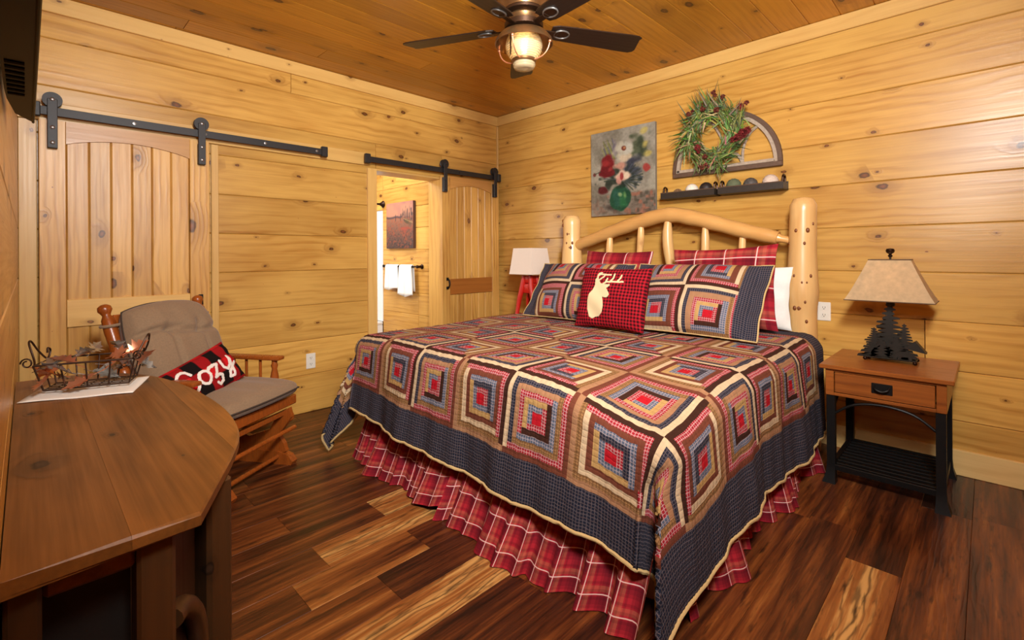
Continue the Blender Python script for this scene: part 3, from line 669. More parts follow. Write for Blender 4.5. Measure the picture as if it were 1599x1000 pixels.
BP = 0.345; UN = BP/14; SUB = 2; ST = UN/SUB
NB, NS = 7, 9                            # border widths in units: foot and head, sides
NC, NR = 8, 6
Wn = (NC*14+2*NS)*SUB; Ln = (NR*14+2*NB)*SUB-0
XF, YR, YL, ZT, RAD = -2.09, -3.00, -1.03, 0.742, 0.11
MARG = (NC*BP-2*BP-(YL-YR))/2           # joint distance past the start of the rounded edge
def drape(u, v):
    """u metres across from the left edge of the patchwork top (0 at left drop joint), v metres from the foot joint towards the head"""
    b = 0.0; side = 0
    W6 = 6*BP
    du = u-(W6-MARG); dl = MARG-u; a = MARG-v
    y = YL-(u-MARG); x = XF+(v-MARG)
    b = 0.0; sgn = 0
    if du > 0: b, sgn, y = du, -1, YR
    elif dl > 0: b, sgn, y = dl, 1, YL
    if a > 0: x = XF
    else: a = 0.0
    z = ZT
    cx = (y-(YL+YR)/2)/1.0
    z -= 0.020*abs(cx)**3*math.exp(-(max(0, x-XF)/0.8))+0.012*cx*math.exp(-(max(0, x-XF)/0.9))*-1
    z -= 0.075*math.exp(-(((y-YR)/0.25)**2+((x-XF)/0.25)**2))
    if x > -0.9: z += 0.0
    z += 0.006*math.sin(x*5+y*3)*math.sin(y*4.1-x*2)
    r = math.hypot(a, b)
    if r == 0: return x, y, z
    L90 = RAD*math.pi/2; fl = 0.13 if a >= b else 0.07
    if r < L90: h, g = RAD*math.sin(r/RAD), RAD*(1-math.cos(r/RAD)); e = 0
    else: e = r-L90; h = RAD+fl*e; g = RAD+e*math.sqrt(1-fl*fl)
    th = math.atan2(b, a)
    if b == 0 or a == 0:
        t_ = y*7.0 if b == 0 else x*7.0
        wv = (0.015*math.sin(t_*1.0+0.5)+0.009*math.sin(t_*2.3+1.7)+0.004*math.sin(t_*6.1))*min(1, e/0.35)
        if a > 0:
            k_ = min(abs(y-YR), abs(y-YL))
        else: k_ = abs(x-XF)
        wv *= min(1, k_/0.15)
        h += wv; g += 0.012*math.sin(t_*0.7)*min(1, e/0.4)*min(1, k_/0.2)
        if a > 0: g -= 0.13*g*math.exp(-(k_/0.30)**2)
        else: g += 0.035*min(1.0, max(0.0, (x+1.0)/0.7))*min(1, e/0.3)-0.05*g*math.exp(-(k_/0.25)**2)
        hx, hy = (h, 0.0) if b == 0 else (0.0, h)
    else:
        def lerp(p_, q_, k_): return (p_[0]+(q_[0]-p_[0])*k_, p_[1]+(q_[1]-p_[1])*k_)
        k_ = min(1.0, e/0.10); pol = (h*math.cos(th), h*math.sin(th)); dg = math.degrees(th); fr = R(24)
        foot, sidep = (h, 0.0), (0.0, h)
        rr_ = h+0.27*e; ridge = (rr_*math.cos(fr), rr_*math.sin(fr)*1.15); tuck = (h*0.55, h*0.12+0.04*e)
        sm_ = lambda v_: v_*v_*(3-2*v_)
        if dg < 26: f_ = lerp(foot, tuck, sm_(dg/26))
        elif dg < 60: f_ = lerp(tuck, ridge, sm_((dg-26)/34))
        else: f_ = lerp(ridge, sidep, ((dg-60)/30)**0.85)
        hx, hy = lerp(pol, f_, k_)
    if a > 0 and b > 0: g *= 1-(0.13*math.cos(th)**2+0.05*math.sin(th)**2)*(1 if True else 0)
    z2 = z-g
    wr = 0.0018*math.sin(u*61+v*17)*math.sin(v*53-u*23)+0.0012*math.sin(u*140+1.3*math.sin(v*31))
    if z2 < 0.018: z2 = 0.018
    return x-hx, y+sgn*hy, z2+wr
U0 = -BP-NS*UN; V0 = -BP-NB*UN
mL = (NR*14+2*NB)*SUB+1; nW = Wn+1
Pq = np.zeros((mL, nW, 3)); UVq = np.zeros((mL, nW, 2))
VEND = V0+(mL-1)*ST
for jj in range(mL):
    for ii in range(nW):
        u, v = U0+ii*ST, V0+jj*ST
        Pq[jj, ii] = drape(u, v); UVq[jj, ii] = (u, v)
Cq = np.zeros((mL-1, nW-1, 3)); Tq = np.zeros((mL-1, nW-1))
for jj in range(mL-1):
    for ii in range(nW-1):
        iu, iv = ii//SUB-NS, jj//SUB-NB
        if iu < 0 or iv < 0 or iu >= NC*14 or iv >= NR*14: c = NAVY
        else: c = patch(iu//14, iv//14, iu % 14, iv % 14)
        Cq[jj, ii] = c; Tq[jj, ii] = PAT[c]
# puffed logs: lower the seam lines a little along the local normal
Nq = np.cross(np.gradient(Pq, axis=1), np.gradient(Pq, axis=0)); Nq /= (np.linalg.norm(Nq, axis=2, keepdims=True)+1e-9)
jjv = (np.arange(mL) % SUB == 0)[:, None]; iiv = (np.arange(nW) % SUB == 0)[None, :]
seam = (jjv | iiv).astype(float)
Pq += Nq*np.where(Nq[..., 2:3] < -0.2, -1, 1)*(-0.0022*seam)[..., None]*0.8
quilt = bpy.data.objects.new('patchwork_quilt', None); C.objects.link(quilt)
tag(quilt, 'log-cabin patchwork quilt with navy border draped over the bed', 'quilt')
quilt.location = (-1.1, -2.045, 0.74); qi = Matrix.Translation((1.1, 2.045, -0.74))
def offs(o, T): o.matrix_local = T; return o
offs(grid_mesh('patchwork_top', Pq, UVq, Cq, Tq, M['quilt'], quilt, True, 0.008), qi)
edge = [Vector(Pq[0, i]) for i in range(nW)]
left = [Vector(Pq[j, 0]) for j in range(mL-1, -1, -1)]; right = [Vector(Pq[j, nW-1]) for j in range(mL)]
offs(obj('binding', MB().tube(left[::2]+edge[1::2]+right[1::2], 0.0075, 6), M['binding'], quilt, 60), qi)
tip = Vector(Pq[0, nW-1])
offs(obj('care_tag', MB().box((tip.x-0.012, tip.y-0.030, 0.012), (tip.x+0.03, tip.y-0.022, 0.06), 0.001), M['linen'], quilt), qi)

# ------------------------------------------------------------------ bed skirt
sk = Thing('bed_skirt', 'red plaid ruffled bed skirt hanging to the floor under the quilt', 'bed skirt', (-1.1, -2.045, 0))
def skirt(name, path, seed, ztop=0.40, lift=None, flare=0.14):
    rd = random.Random(seed); pts = [Vector((*p, 0)) for p in path]
    segs = [(pts[i+1]-pts[i]).length for i in range(len(pts)-1)]; L = sum(segs); n = int(L/0.012); m = 26
    P_ = np.zeros((m, n, 3)); U_ = np.zeros((m, n, 2)); ph = [rd.uniform(0, 6) for _ in range(5)]; sarc = 0.0; prev = None
    for i in range(n):
        s = L*i/(n-1); acc = 0
        for k, sg in enumerate(segs):
            if s <= acc+sg+1e-6: break
            acc += sg
        d = (pts[k+1]-pts[k]).normalized(); p = pts[k]+d*(s-acc); nn = Vector((d.y, -d.x, 0))
        if (p+nn-Vector((-1.1, -2.045, 0))).length < (p-Vector((-1.1, -2.045, 0))).length: nn = -nn
        ruf = 0.50*math.sin(s*31+ph[0]+2.4*math.sin(s*6.3+ph[3]))*(0.7+0.5*math.sin(s*9+ph[1]))+0.28*math.sin(s*61+ph[1]+1.5*math.sin(s*11))+0.75*math.sin(s*11+ph[2]+1.1*math.sin(s*4+ph[4]))
        cen = 0.012*math.sin(s*50+ph[4])
        for j in range(m):
            t = j/(m-1); z = ztop*(1-t)+0.004*t
            off = 0.03+flare*t**1.4+ruf*(0.008+0.036*t)
            q = p+nn*off+d*(cen*t)
            lf = lift(s/L)*t if lift else 0
            P_[j, i] = (q.x, q.y, z+lf); 
        if prev is not None: sarc += min((Vector(P_[m-1, i])-prev).length, 0.05)
        prev = Vector(P_[m-1, i])
        for j in range(m): U_[j, i] = (sarc*0.9, (1-j/(m-1))*ztop*1.02)
    o = grid_mesh(name, P_, U_, None, None, M['plaid'], sk.o, True); o.matrix_local = sk.inv
skirt('foot_panel', [(-2.09, -1.98), (-2.095, -3.03)], 4, 0.40, flare=0.19)
skirt('foot_panel', [(-2.09, -1.06), (-2.09, -1.97)], 5, 0.40, lift=lambda s: 0.035*max(0, (s-0.55)/0.45)**2, flare=0.15)
skirt('side_panel', [(-2.09, -3.03), (-0.28, -3.03)], 6, 0.38, flare=0.055)
skirt('side_panel', [(-2.10, -1.05), (-0.28, -1.05)], 7, 0.38, flare=0.09)

# ------------------------------------------------------------------ pillows
def pillow_shape(w, h, t, n=40, m=40, pinch=0.06, flange=0.0, wrinkle=0.006, seed=0, flange_y=0.0, pw=0.42):
    """returns a function giving front points; front z>0, back z<0"""
    rd = random.Random(seed); ph = [rd.uniform(0, 6) for _ in range(6)]
    F = np.zeros((m+1, n+1, 3)); B = np.zeros((m+1, n+1, 3)); U = np.zeros((m+1, n+1, 2))
    for j in range(m+1):
        for i in range(n+1):
            a, b = 2*i/n-1, 2*j/m-1
            fx = 1-pinch*(1-b*b)*abs(a)**3; fy = 1-pinch*(1-a*a)*abs(b)**3
            x, y = a*fx*w/2, b*fy*h/2
            ax = min(1, abs(a)*w/2/(w/2-flange)) if flange else abs(a); ay = min(1, abs(b)*h/2/(h/2-flange_y)) if flange_y else abs(b)
            th = max(0.0, (1-ax**2.2)*(1-ay**2.2))**pw
            z = t/2*th
            wr = wrinkle*(math.sin(7*a+ph[0]+3*b)*math.sin(5*b+ph[1])+0.6*math.sin(13*a*b+ph[2]))*th**0.5
            fl = 0.006*math.sin(9*b+ph[3]) if ax >= 1 else 0
            F[j, i] = (x, y, z+wr+0.003+fl); B[j, i] = (x, y, -z-0.003+fl); U[j, i] = (a*w/2, b*h/2)
    return F, B, U
def pillow(name, label, cat, w, h, t, base, lean, mat, yaw=0.0, roll=0.0, group=None, cols=None, pats=None, colfun=None, n=40, m=40, uvoff=(0, 0), uvs=1.0, **kw):
    """base = bottom-centre on the bed, lean = degrees back from upright, facing -X"""
    F, B, U = pillow_shape(w, h, t, n, m, **kw); U = U*uvs+np.array(uvoff)
    o = bpy.data.objects.new(name, None); C.objects.link(o); tag(o, label, cat, group)
    Mx = Matrix.Translation(base) @ Matrix.Rotation(R(yaw), 4, 'Z') @ Matrix(((0, 0, -1, 0), (-1, 0, 0, 0), (0, 1, 0, 0), (0, 0, 0, 1))) @ Matrix.Rotation(R(-lean), 4, 'X') @ Matrix.Translation((0, h/2, 0)) @ Matrix.Rotation(R(roll), 4, 'Z')
    o.matrix_world = Mx
    cc = pp = None
    if colfun:
        cc = np.zeros((m, n, 3)); pp = np.zeros((m, n))
        for j in range(m):
            for i in range(n):
                c = colfun((i+0.5)/n*w-w/2, (j+0.5)/m*h-h/2); cc[j, i] = c; pp[j, i] = PAT.get(tuple(c), 0)
    shell_P = np.concatenate([F, B[::-1]], 0); 
    me_front = grid_mesh('front_cover', F, U, cc, pp, mat, o, True)
    bk = grid_mesh('back_cover', B[:, ::-1], U[:, ::-1].copy(), None if cc is None else cc[:, ::-1].copy(), None if pp is None else pp[:, ::-1].copy(), mat, o, True)
    ring = [Vector(F[0, i]) for i in range(n)]+[Vector(F[j, n]) for j in range(m)]+[Vector(F[m, i]) for i in range(n, 0, -1)]+[Vector(F[j, 0]) for j in range(m, 0, -1)]
    ring = [Vector((p.x, p.y, p.z-0.003)) for p in ring]
    return o, F, U, ring
def edge_piping(o, ring, mat, r=0.006):
    return link('piping', MB().tube(ring, r, 6, closed=True).mesh('piping', 60), mat, o)
def sham_col(x, y):
    if abs(x) > 0.305: return NAVY
    i = int((x+BP)/UN); j = int((y+BP-0.02)/UN); j = min(max(j, 0), 27)
    i = min(max(i, 0), 27)
    return patch(i//14, j//14, i % 14, j % 14)
TOPZ = 0.750
pillow('white_pillow', 'white sleeping pillow half hidden behind the plaid cushion by the right bedpost', 'pillow', 0.72, 0.40, 0.12, (-0.285, -2.59, TOPZ), 6, M['pillowcase'], seed=3, pw=0.5)
pillow('plaid_pillow', 'red plaid cushion behind the left patchwork sham', 'pillow', 0.60, 0.52, 0.13, (-0.45, -1.74, TOPZ), 11, M['plaid'], seed=11, group='red plaid cushions', pinch=0.05, roll=-1, uvs=0.46, pw=0.5)
pillow('plaid_pillow', 'larger red plaid cushion behind the right patchwork sham, corner poking up', 'pillow', 0.68, 0.54, 0.14, (-0.47, -2.57, TOPZ), 11, M['plaid'], seed=12, roll=2.5, group='red plaid cushions', pinch=0.07, uvoff=(0.03, 0.05), uvs=0.46, pw=0.5)
o, F, U, ring = pillow('quilted_sham', 'patchwork sham with navy ends on the left, red lamp behind it', 'pillow', 0.87, 0.49, 0.22, (-0.82, -1.585, TOPZ), 33, M['quilt'], colfun=sham_col, n=80, m=44, seed=21, flange=0.07, group='patchwork pillow shams', pinch=0.035, pw=0.55)
edge_piping(o, ring, M['binding'], 0.005)
o, F, U, ring = pillow('quilted_sham', 'patchwork sham with wide navy end on the right, nearest the tree lamp', 'pillow', 0.88, 0.52, 0.23, (-0.85, -2.485, TOPZ), 38, M['quilt'], colfun=sham_col, n=80, m=44, seed=22, flange=0.07, group='patchwork pillow shams', pinch=0.035, pw=0.55)
edge_piping(o, ring, M['binding'], 0.005)

def in_poly(X_, Y_, poly):
    ins = np.zeros(X_.shape, bool); n = len(poly)
    for i in range(n):
        x0, y0 = poly[i]; x1, y1 = poly[(i+1) % n]
        c = ((y0 > Y_) != (y1 > Y_)) & (X_ < (x1-x0)*(Y_-y0)/((y1-y0) if y1 != y0 else 1e-9)+x0); ins ^= c
    return ins
def near_line(X_, Y_, pts, w_):
    ins = np.zeros(X_.shape, bool)
    for (x0, y0), (x1, y1) in zip(pts, pts[1:]):
        dx, dy = x1-x0, y1-y0; t = np.clip(((X_-x0)*dx+(Y_-y0)*dy)/(dx*dx+dy*dy+1e-12), 0, 1)
        ins |= ((X_-x0-t*dx)**2+(Y_-y0-t*dy)**2) < w_*w_
    return ins
def applique(name, o, w, h, t, kw, N_, mask, mat, lift=0.004):
    F, B, U = pillow_shape(w, h, t, N_, int(N_*h/w), **kw); F[..., 2] += lift
    xc = (U[:-1, :-1, 0]+U[1:, 1:, 0])/2; yc = (U[:-1, :-1, 1]+U[1:, 1:, 1])/2
    return grid_mesh(name, F, U, None, None, mat, o, True, 0.003, keep=mask(xc, yc))
kw = dict(seed=31, pinch=0.05)
o, F, U, ring = pillow('deer_pillow', 'red checked square pillow with a cream deer head in front of the shams', 'pillow', 0.52, 0.41, 0.13, (-1.00, -2.07, TOPZ), 16, M['deerred'], yaw=0, **kw)
def px(p): return [((x-560)/880*0.50-0.0, (480-y)/800*0.42) for x, y in p]     # sketch units of the applique pattern
deer = px([(300, 650), (288, 560), (310, 470), (355, 405), (372, 345), (362, 270), (385, 240), (425, 285), (450, 320), (500, 335), (580, 330), (585, 350), (545, 385), (572, 420), (596, 460), (575, 495), (540, 500), (500, 490), (520, 540), (537, 610), (525, 690), (480, 740), (430, 750), (390, 775), (345, 755)])
antl = [px([(400, 280), (385, 215), (420, 195), (560, 200)]), px([(385, 215), (395, 180), (425, 170)]), px([(425, 275), (470, 235), (480, 205)]), px([(490, 330), (530, 300), (735, 290)]), px([(520, 300), (530, 255)]), px([(575, 296), (605, 245), (608, 190)]), px([(660, 292), (695, 245), (705, 205)])]
def deermask(X_, Y_):
    k = in_poly(X_, Y_, deer)
    for l in antl: k |= near_line(X_, Y_, l, 0.0058)
    return k
applique('deer_applique', o, 0.52, 0.41, 0.13, kw, 180, deermask, M['cream'])
# ------------------------------------------------------------------ nightstands
def nightstand(label, yc):
    t = Thing('nightstand', label, 'nightstand', (-0.33, yc, 0), group='mission oak nightstands with black metal frames')
    W = 0.545/2                       # half width along Y ; x local: front = -0.30
    t.o.scale = (1, 1, 1.02)
    t.part('top', MB().box((-0.288, -W, 0.600), (0.295, W, 0.622), 0.004), M['oak'])
    ap = MB().box((-0.270, -W+0.028, 0.462), (-0.252, -W+0.066, 0.600), 0.002).box((-0.270, W-0.066, 0.462), (-0.252, W-0.028, 0.600), 0.002).box((-0.270, -W+0.066, 0.462), (-0.252, W-0.066, 0.478), 0.002).box((-0.270, -W+0.066, 0.588), (-0.252, W-0.066, 0.600), 0.001)
    for s in (-1, 1): ap.box((-0.251, s*(W-0.028), 0.462), (0.265, s*(W-0.046), 0.600), 0.002)
    ap.box((0.25, -W+0.046, 0.462), (0.266, W-0.046, 0.600))
    t.part('apron', ap, M['oak'])
    d = t.part('drawer', MB().box((-0.272, -W+0.070, 0.481), (-0.258, W-0.070, 0.585), 0.003).box((-0.2579, -W+0.075, 0.485), (0.2, W-0.075, 0.56)), M['oak'])
    t.part('pull', MB().box((-0.276, -0.043, 0.508), (-0.2722, 0.043, 0.560), 0.002).tube(smoothpath([(-0.276, -0.03, 0.545), (-0.292, -0.024, 0.532), (-0.296, 0, 0.524), (-0.292, 0.024, 0.532), (-0.276, 0.03, 0.545)], 4), 0.005, 8), M['black'], d)
    for sx in (-1, 1):
        for sy in (-1, 1):
            x, yy = sx*0.245, sy*(W-0.05); poly = []
            lg = MB()
            pr = [(0.0, 0.03), (0.05, 0.021), (0.10, 0.019), (0.46, 0.019)]
            vs = []
            for z, hw in pr:
                ox = sx*0.012*max(0, (0.10-z)/0.10)
                vs += [(x-hw+ox, yy-hw+sy*0.6*(hw-0.019), z), (x+hw+ox, yy-hw+sy*0.6*(hw-0.019), z), (x+hw+ox, yy+hw+sy*0.6*(hw-0.019), z), (x-hw+ox, yy+hw+sy*0.6*(hw-0.019), z)]
            fs = [(3, 2, 1, 0), (12, 13, 14, 15)]
            for i in range(3):
                for k in range(4): fs.append((i*4+k, i*4+(k+1) % 4, i*4+4+(k+1) % 4, i*4+4+k))
            t.part('leg', lg.add(vs, fs), M['black'], smooth=20)
    sh = MB()
    for sx in (-1, 1): sh.box((sx*0.245-0.012, -W+0.065, 0.065), (sx*0.245+0.012, W-0.065, 0.095), 0.002)
    for sy in (-1, 1): sh.box((-0.228, sy*(W-0.05)-0.012, 0.065), (0.228, sy*(W-0.05)+0.012, 0.095), 0.002)
    t.part('shelf_frame', sh, M['black'])
    for i in range(9):
        x = -0.205+0.0512*i
        t.part('shelf_slat', MB().box((x-0.013, -W+0.062, 0.083), (x+0.013, W-0.062, 0.0935), 0.002), M['black'])
    for sx in (-1, 1):
        t.part('arched_brace', MB().tube(smoothpath([(sx*0.245, -W+0.066, 0.365), (sx*0.245, -0.12, 0.425), (sx*0.245, 0, 0.445), (sx*0.245, 0.12, 0.425), (sx*0.245, W-0.066, 0.365)], 5), 0.0065, 8), M['black'])
    for sy in (-1, 1):
        t.part('arched_brace', MB().tube(smoothpath([(-0.225, sy*(W-0.05), 0.365), (0, sy*(W-0.05), 0.445), (0.225, sy*(W-0.05), 0.365)], 6), 0.0065, 8), M['black'])
    return t
nightstand('oak nightstand with black slatted shelf under the tree lamp', -3.437)
nightstand('oak nightstand behind the far side of the bed under the red lamp', -0.62)
NSZ = 0.6345

# ------------------------------------------------------------------ tree lamp
L = Thing('table_lamp', 'tree silhouette lamp with parchment shade on the right nightstand', 'lamp', (-0.27, -3.435, NSZ))
def shade4(hx0, hy0, z0, hx1, hy1, z1, th=0.004):
    mb = MB(); n = 6
    def ring(k, hx, hy, z): return [(-hx, -hy, z), (hx, -hy, z), (hx, hy, z), (-hx, hy, z)]
    vs = []
    for i in range(n+1):
        s = i/n; c = s**0.9
        vs += ring(0, hx0+(hx1-hx0)*c, hy0+(hy1-hy0)*c, z0+(z1-z0)*s)
    for i in range(n+1):
        s = i/n; c = s**0.9
        vs += ring(0, hx0+(hx1-hx0)*c-th, hy0+(hy1-hy0)*c-th, z0+(z1-z0)*s)
    fs = []; o = 4*(n+1)
    for i in range(n):
        for k in range(4):
            a, b = i*4+k, i*4+(k+1) % 4
            fs.append((a, b, b+4, a+4)); fs.append((o+a, o+a+4, o+b+4, o+b))
    for k in range(4):
        a, b = k, (k+1) % 4; fs.append((a, o+a, o+b, b)); fs.append((4*n+a, 4*n+b, o+4*n+b, o+4*n+a))
    return mb.add(vs, fs)
def shademat(name, col, trans):
    t = NT(name); tc = t.n('ShaderNodeTexCoord').outputs['Object']; nz = t.noise(tc, 35, 4)
    c = t.mix(nz, lin(col), lin([v*0.78 for v in col]))
    t.t.links.new(c, t.b.inputs['Base Color']); t.b.inputs['Roughness'].default_value = 0.85
    tr = t.n('ShaderNodeBsdfTranslucent', {0: c}); mx = t.n('ShaderNodeMixShader', {0: trans, 1: t.b.outputs[0], 2: tr.outputs[0]})
    t.t.links.new(mx.outputs[0], t.t.nodes['Material Output'].inputs['Surface']); return t.mat
M['shade'] = shademat('parchment_shade_lit', (232, 204, 160), 0.36); M['shadew'] = plain('white_shade_fabric', (226, 210, 194), 0.85, var=0.03)
S0, S1 = 0.336, 0.562
L.part('shade', shade4(0.118, 0.195, S0, 0.052, 0.092, S1), M['shade'], smooth=25)
M['shade_trim'] = plain('shade_trim_brown', (92, 68, 46), 0.8)
for z, hx, hy in ((S0, 0.1185, 0.1955), (S1, 0.0525, 0.0925)):
    L.part('shade_trim', MB().tube([(-hx, -hy, z), (hx, -hy, z), (hx, hy, z), (-hx, hy, z)], 0.003, 6, closed=True), M['shade_trim'])
L.part('pole', MB().lathe([(0.011, 0.012), (0.011, 0.30), (0.02, 0.305), (0.02, 0.36), (0.005, 0.362), (0.005, 0.59), (0.001, 0.591)], 12), M['tree'])
L.part('finial', MB().lathe([(0.006, 0.575), (0.012, 0.583), (0.006, 0.592), (0.018, 0.602), (0.021, 0.612), (0.017, 0.622), (0.001, 0.626)], 16), M['bronze'])
L.part('shade_spider', MB().tube([(-0.05, 0, S1-0.004), (0.05, 0, S1-0.004)], 0.0025, 6).tube([(0, -0.09, S1-0.004), (0, 0.09, S1-0.004)], 0.0025, 6), M['tree'])
bl = L.part('bulb', MB().sphere((0, 0.0, 0.425), 0.028, 16, 10, (1, 1, 1.3)), M['bulb_lamp'])
point('lamp_bulb_light', (-0.27, -3.435, NSZ+0.43), 14.0, (1.0, 0.72, 0.42), 0.03)
L.part('base_plate', MB().box((-0.06, -0.115, 0.016), (0.06, 0.115, 0.024), 0.003), M['tree'])
for sx, sy in ((-1, -1), (-1, 1), (1, -1), (1, 1)):
    L.part('ball_foot', MB().sphere((sx*0.055, sy*0.108, 0.0105), 0.0105, 10, 8), M['bronze'])
def fir(x, yc, z0, h, wd, seed, tilt=0.0):
    rd = random.Random(seed); n = 13; zs = z0; left = []; right = []
    for i in range(n):
        s = i/n; z = z0+h*s; hw = wd*(1-s)**0.85+0.006
        for side, arr in ((-1, left), (1, right)):
            k = 1+rd.uniform(-0.3, 0.2)
            arr.append((side*hw*k, z-0.010*(1-s))); arr.append((side*hw*k*0.92, z+0.004)); arr.append((side*hw*0.20, z+h/n*0.55))
    poly = [(yc+a+tilt*(b-z0), b) for a, b in right]+[(yc+tilt*h, z0+h)]+[(yc+a+tilt*(b-z0), b) for a, b in reversed(left)]
    n_ = len(poly); vs = [(x-0.0015, a, b) for a, b in poly]+[(x+0.0015, a, b) for a, b in poly]
    return MB().add(vs, [tuple(range(n_)), tuple(range(2*n_-1, n_-1, -1))]+[(i, (i+1) % n_, n_+(i+1) % n_, n_+i) for i in range(n_)])
for (x, yc, h, wd, sd) in ((-0.012, 0.005, 0.31, 0.098, 1), (-0.03, 0.07, 0.16, 0.062, 2), (-0.036, -0.062, 0.195, 0.06, 3), (-0.045, -0.03, 0.12, 0.055, 4), (0.03, 0.03, 0.22, 0.075, 5), (-0.05, 0.035, 0.10, 0.05, 6)):
    L.part('fir_tree', fir(x, yc, 0.024, h, wd, sd), M['tree'], smooth=0)
bear = [(-0.055, 0.024), (-0.05, 0.05), (-0.03, 0.066), (0.0, 0.07), (0.02, 0.064), (0.035, 0.056), (0.05, 0.04), (0.045, 0.032), (0.03, 0.036), (0.028, 0.024), (0.016, 0.024), (0.012, 0.038), (-0.02, 0.038), (-0.024, 0.024), (-0.036, 0.024), (-0.04, 0.036), (-0.044, 0.024)]
n_ = len(bear); vs = [(-0.058, -0.07-a*0.9, b) for a, b in bear]+[(-0.055, -0.07-a*0.9, b) for a, b in bear]
L.part('animal_cutout', MB().add(vs, [tuple(range(n_)), tuple(range(2*n_-1, n_-1, -1))]+[(i, (i+1) % n_, n_+(i+1) % n_, n_+i) for i in range(n_)]), M['tree'], smooth=0)
roofm = MB().add([(-0.05, -0.055, 0.085), (-0.05, -0.155, 0.065), (-0.05, -0.11, 0.125), (0.01, -0.055, 0.085), (0.01, -0.155, 0.065), (0.01, -0.11, 0.125)], [(0, 1, 4, 3), (0, 2, 5, 3), (1, 4, 5, 2), (0, 1, 2), (3, 5, 4)])
L.part('cabin_roof', roofm, M['tree'], smooth=0)

# ------------------------------------------------------------------ red lamp on the far side
Q = Thing('table_lamp', 'white shaded lamp on splayed red legs beside the far bedpost', 'lamp', (-0.34, -0.79, NSZ+0.006))
Q.part('shade', shade4(0.14, 0.14, 0.415, 0.112, 0.112, 0.655), M['shadew'], smooth=25)
for sx, sy in ((-1, -1), (-1, 1), (1, -1), (1, 1)):
    pts = [(sx*0.042, sy*0.042, 0.40), (sx*0.05, sy*0.055, 0.30), (sx*0.062, sy*0.085, 0.18), (sx*0.075, sy*0.10, 0.06), (sx*0.085, sy*0.105, 0.0)]
    Q.part('leg', MB().tube(pts, [0.02, 0.026, 0.023, 0.018, 0.022], 10), M['redlamp'])
Q.part('body', MB().box((-0.055, -0.075, 0.235), (0.055, 0.075, 0.33), 0.018, seg=2).box((-0.05, -0.05, 0.33), (0.05, 0.05, 0.40), 0.015, seg=2), M['redlamp'])
Q.part('socket', MB().lathe([(0.016, 0.40), (0.018, 0.43), (0.014, 0.45), (0.014, 0.48), (0.001, 0.481)], 14), M['antique'])
Q.part('shade_spider', MB().tube([(-0.11, 0, 0.65), (0.11, 0, 0.65)], 0.003, 6).tube([(0, -0.11, 0.65), (0, 0.11, 0.65)], 0.003, 6).tube([(0, 0, 0.475), (0, 0, 0.658)], 0.004, 6), M['antique'])

# ------------------------------------------------------------------ rocking glider
G = Thing('glider_chair', 'honey oak glider rocking chair with taupe cushions in the far corner', 'chair', (-2.886, -0.766, 0), R(212.7))
def turned(mb, a, b, r, seed=0, rings=True):
    a, b = Vector(a), Vector(b); d = (b-a); Lh = d.length
    Mx = Matrix.Translation(a) @ d.to_track_quat('Z', 'Y').to_matrix().to_4x4()
    pr = [(0.8, 0), (0.85, 0.04), (1.0, 0.15), (1.05, 0.3), (0.9, 0.42), (1.15, 0.47), (0.85, 0.49), (1.2, 0.515), (0.85, 0.54), (1.2, 0.565), (0.85, 0.59), (1.15, 0.62), (0.95, 0.68), (1.05, 0.78), (0.95, 0.88), (0.6, 0.915), (0.72, 0.93), (1.05, 0.955), (0.95, 0.985), (0.5, 1.0), (0.01, 1.001)] if rings else [(0.6, 0), (0.75, 0.1), (0.65, 0.25), (1.0, 0.45), (1.05, 0.6), (0.65, 0.78), (0.9, 0.86), (0.7, 0.92), (0.7, 1.0)]
    mb.lathe([(p*r, z*Lh) for p, z in pr], 16, Mx); return mb
for s in (-1, 1):
    G.part('back_post', turned(MB(), (s*0.265, -0.22, 0.34), (s*0.285, -0.44, 0.985), 0.03), M['glider'], smooth=50)
G.part('crest_rail', MB().box((-0.26, -0.425, 0.86), (0.26, -0.40, 0.93), 0.006), M['glider'])
G.part('lower_back_rail', MB().box((-0.255, -0.255, 0.40), (0.255, -0.23, 0.45), 0.004), M['glider'])
for i in range(5):
    x = -0.18+0.09*i
    G.part('back_spindle', MB().tube([(x, -0.245, 0.44), (x, -0.41, 0.87)], [0.009, 0.010], 8), M['glider'])
G.part('seat_frame', MB().box((-0.29, 0.245, 0.345), (0.29, 0.275, 0.40), 0.006).box((-0.29, -0.25, 0.345), (-0.262, 0.245, 0.395), 0.004).box((0.262, -0.25, 0.345), (0.29, 0.245, 0.395), 0.004).box((-0.26, -0.25, 0.375), (0.26, 0.244, 0.392)), M['glider'])
G.part('front_stretcher', MB().box((-0.27, 0.215, 0.285), (0.27, 0.24, 0.315), 0.005), M['glider'])
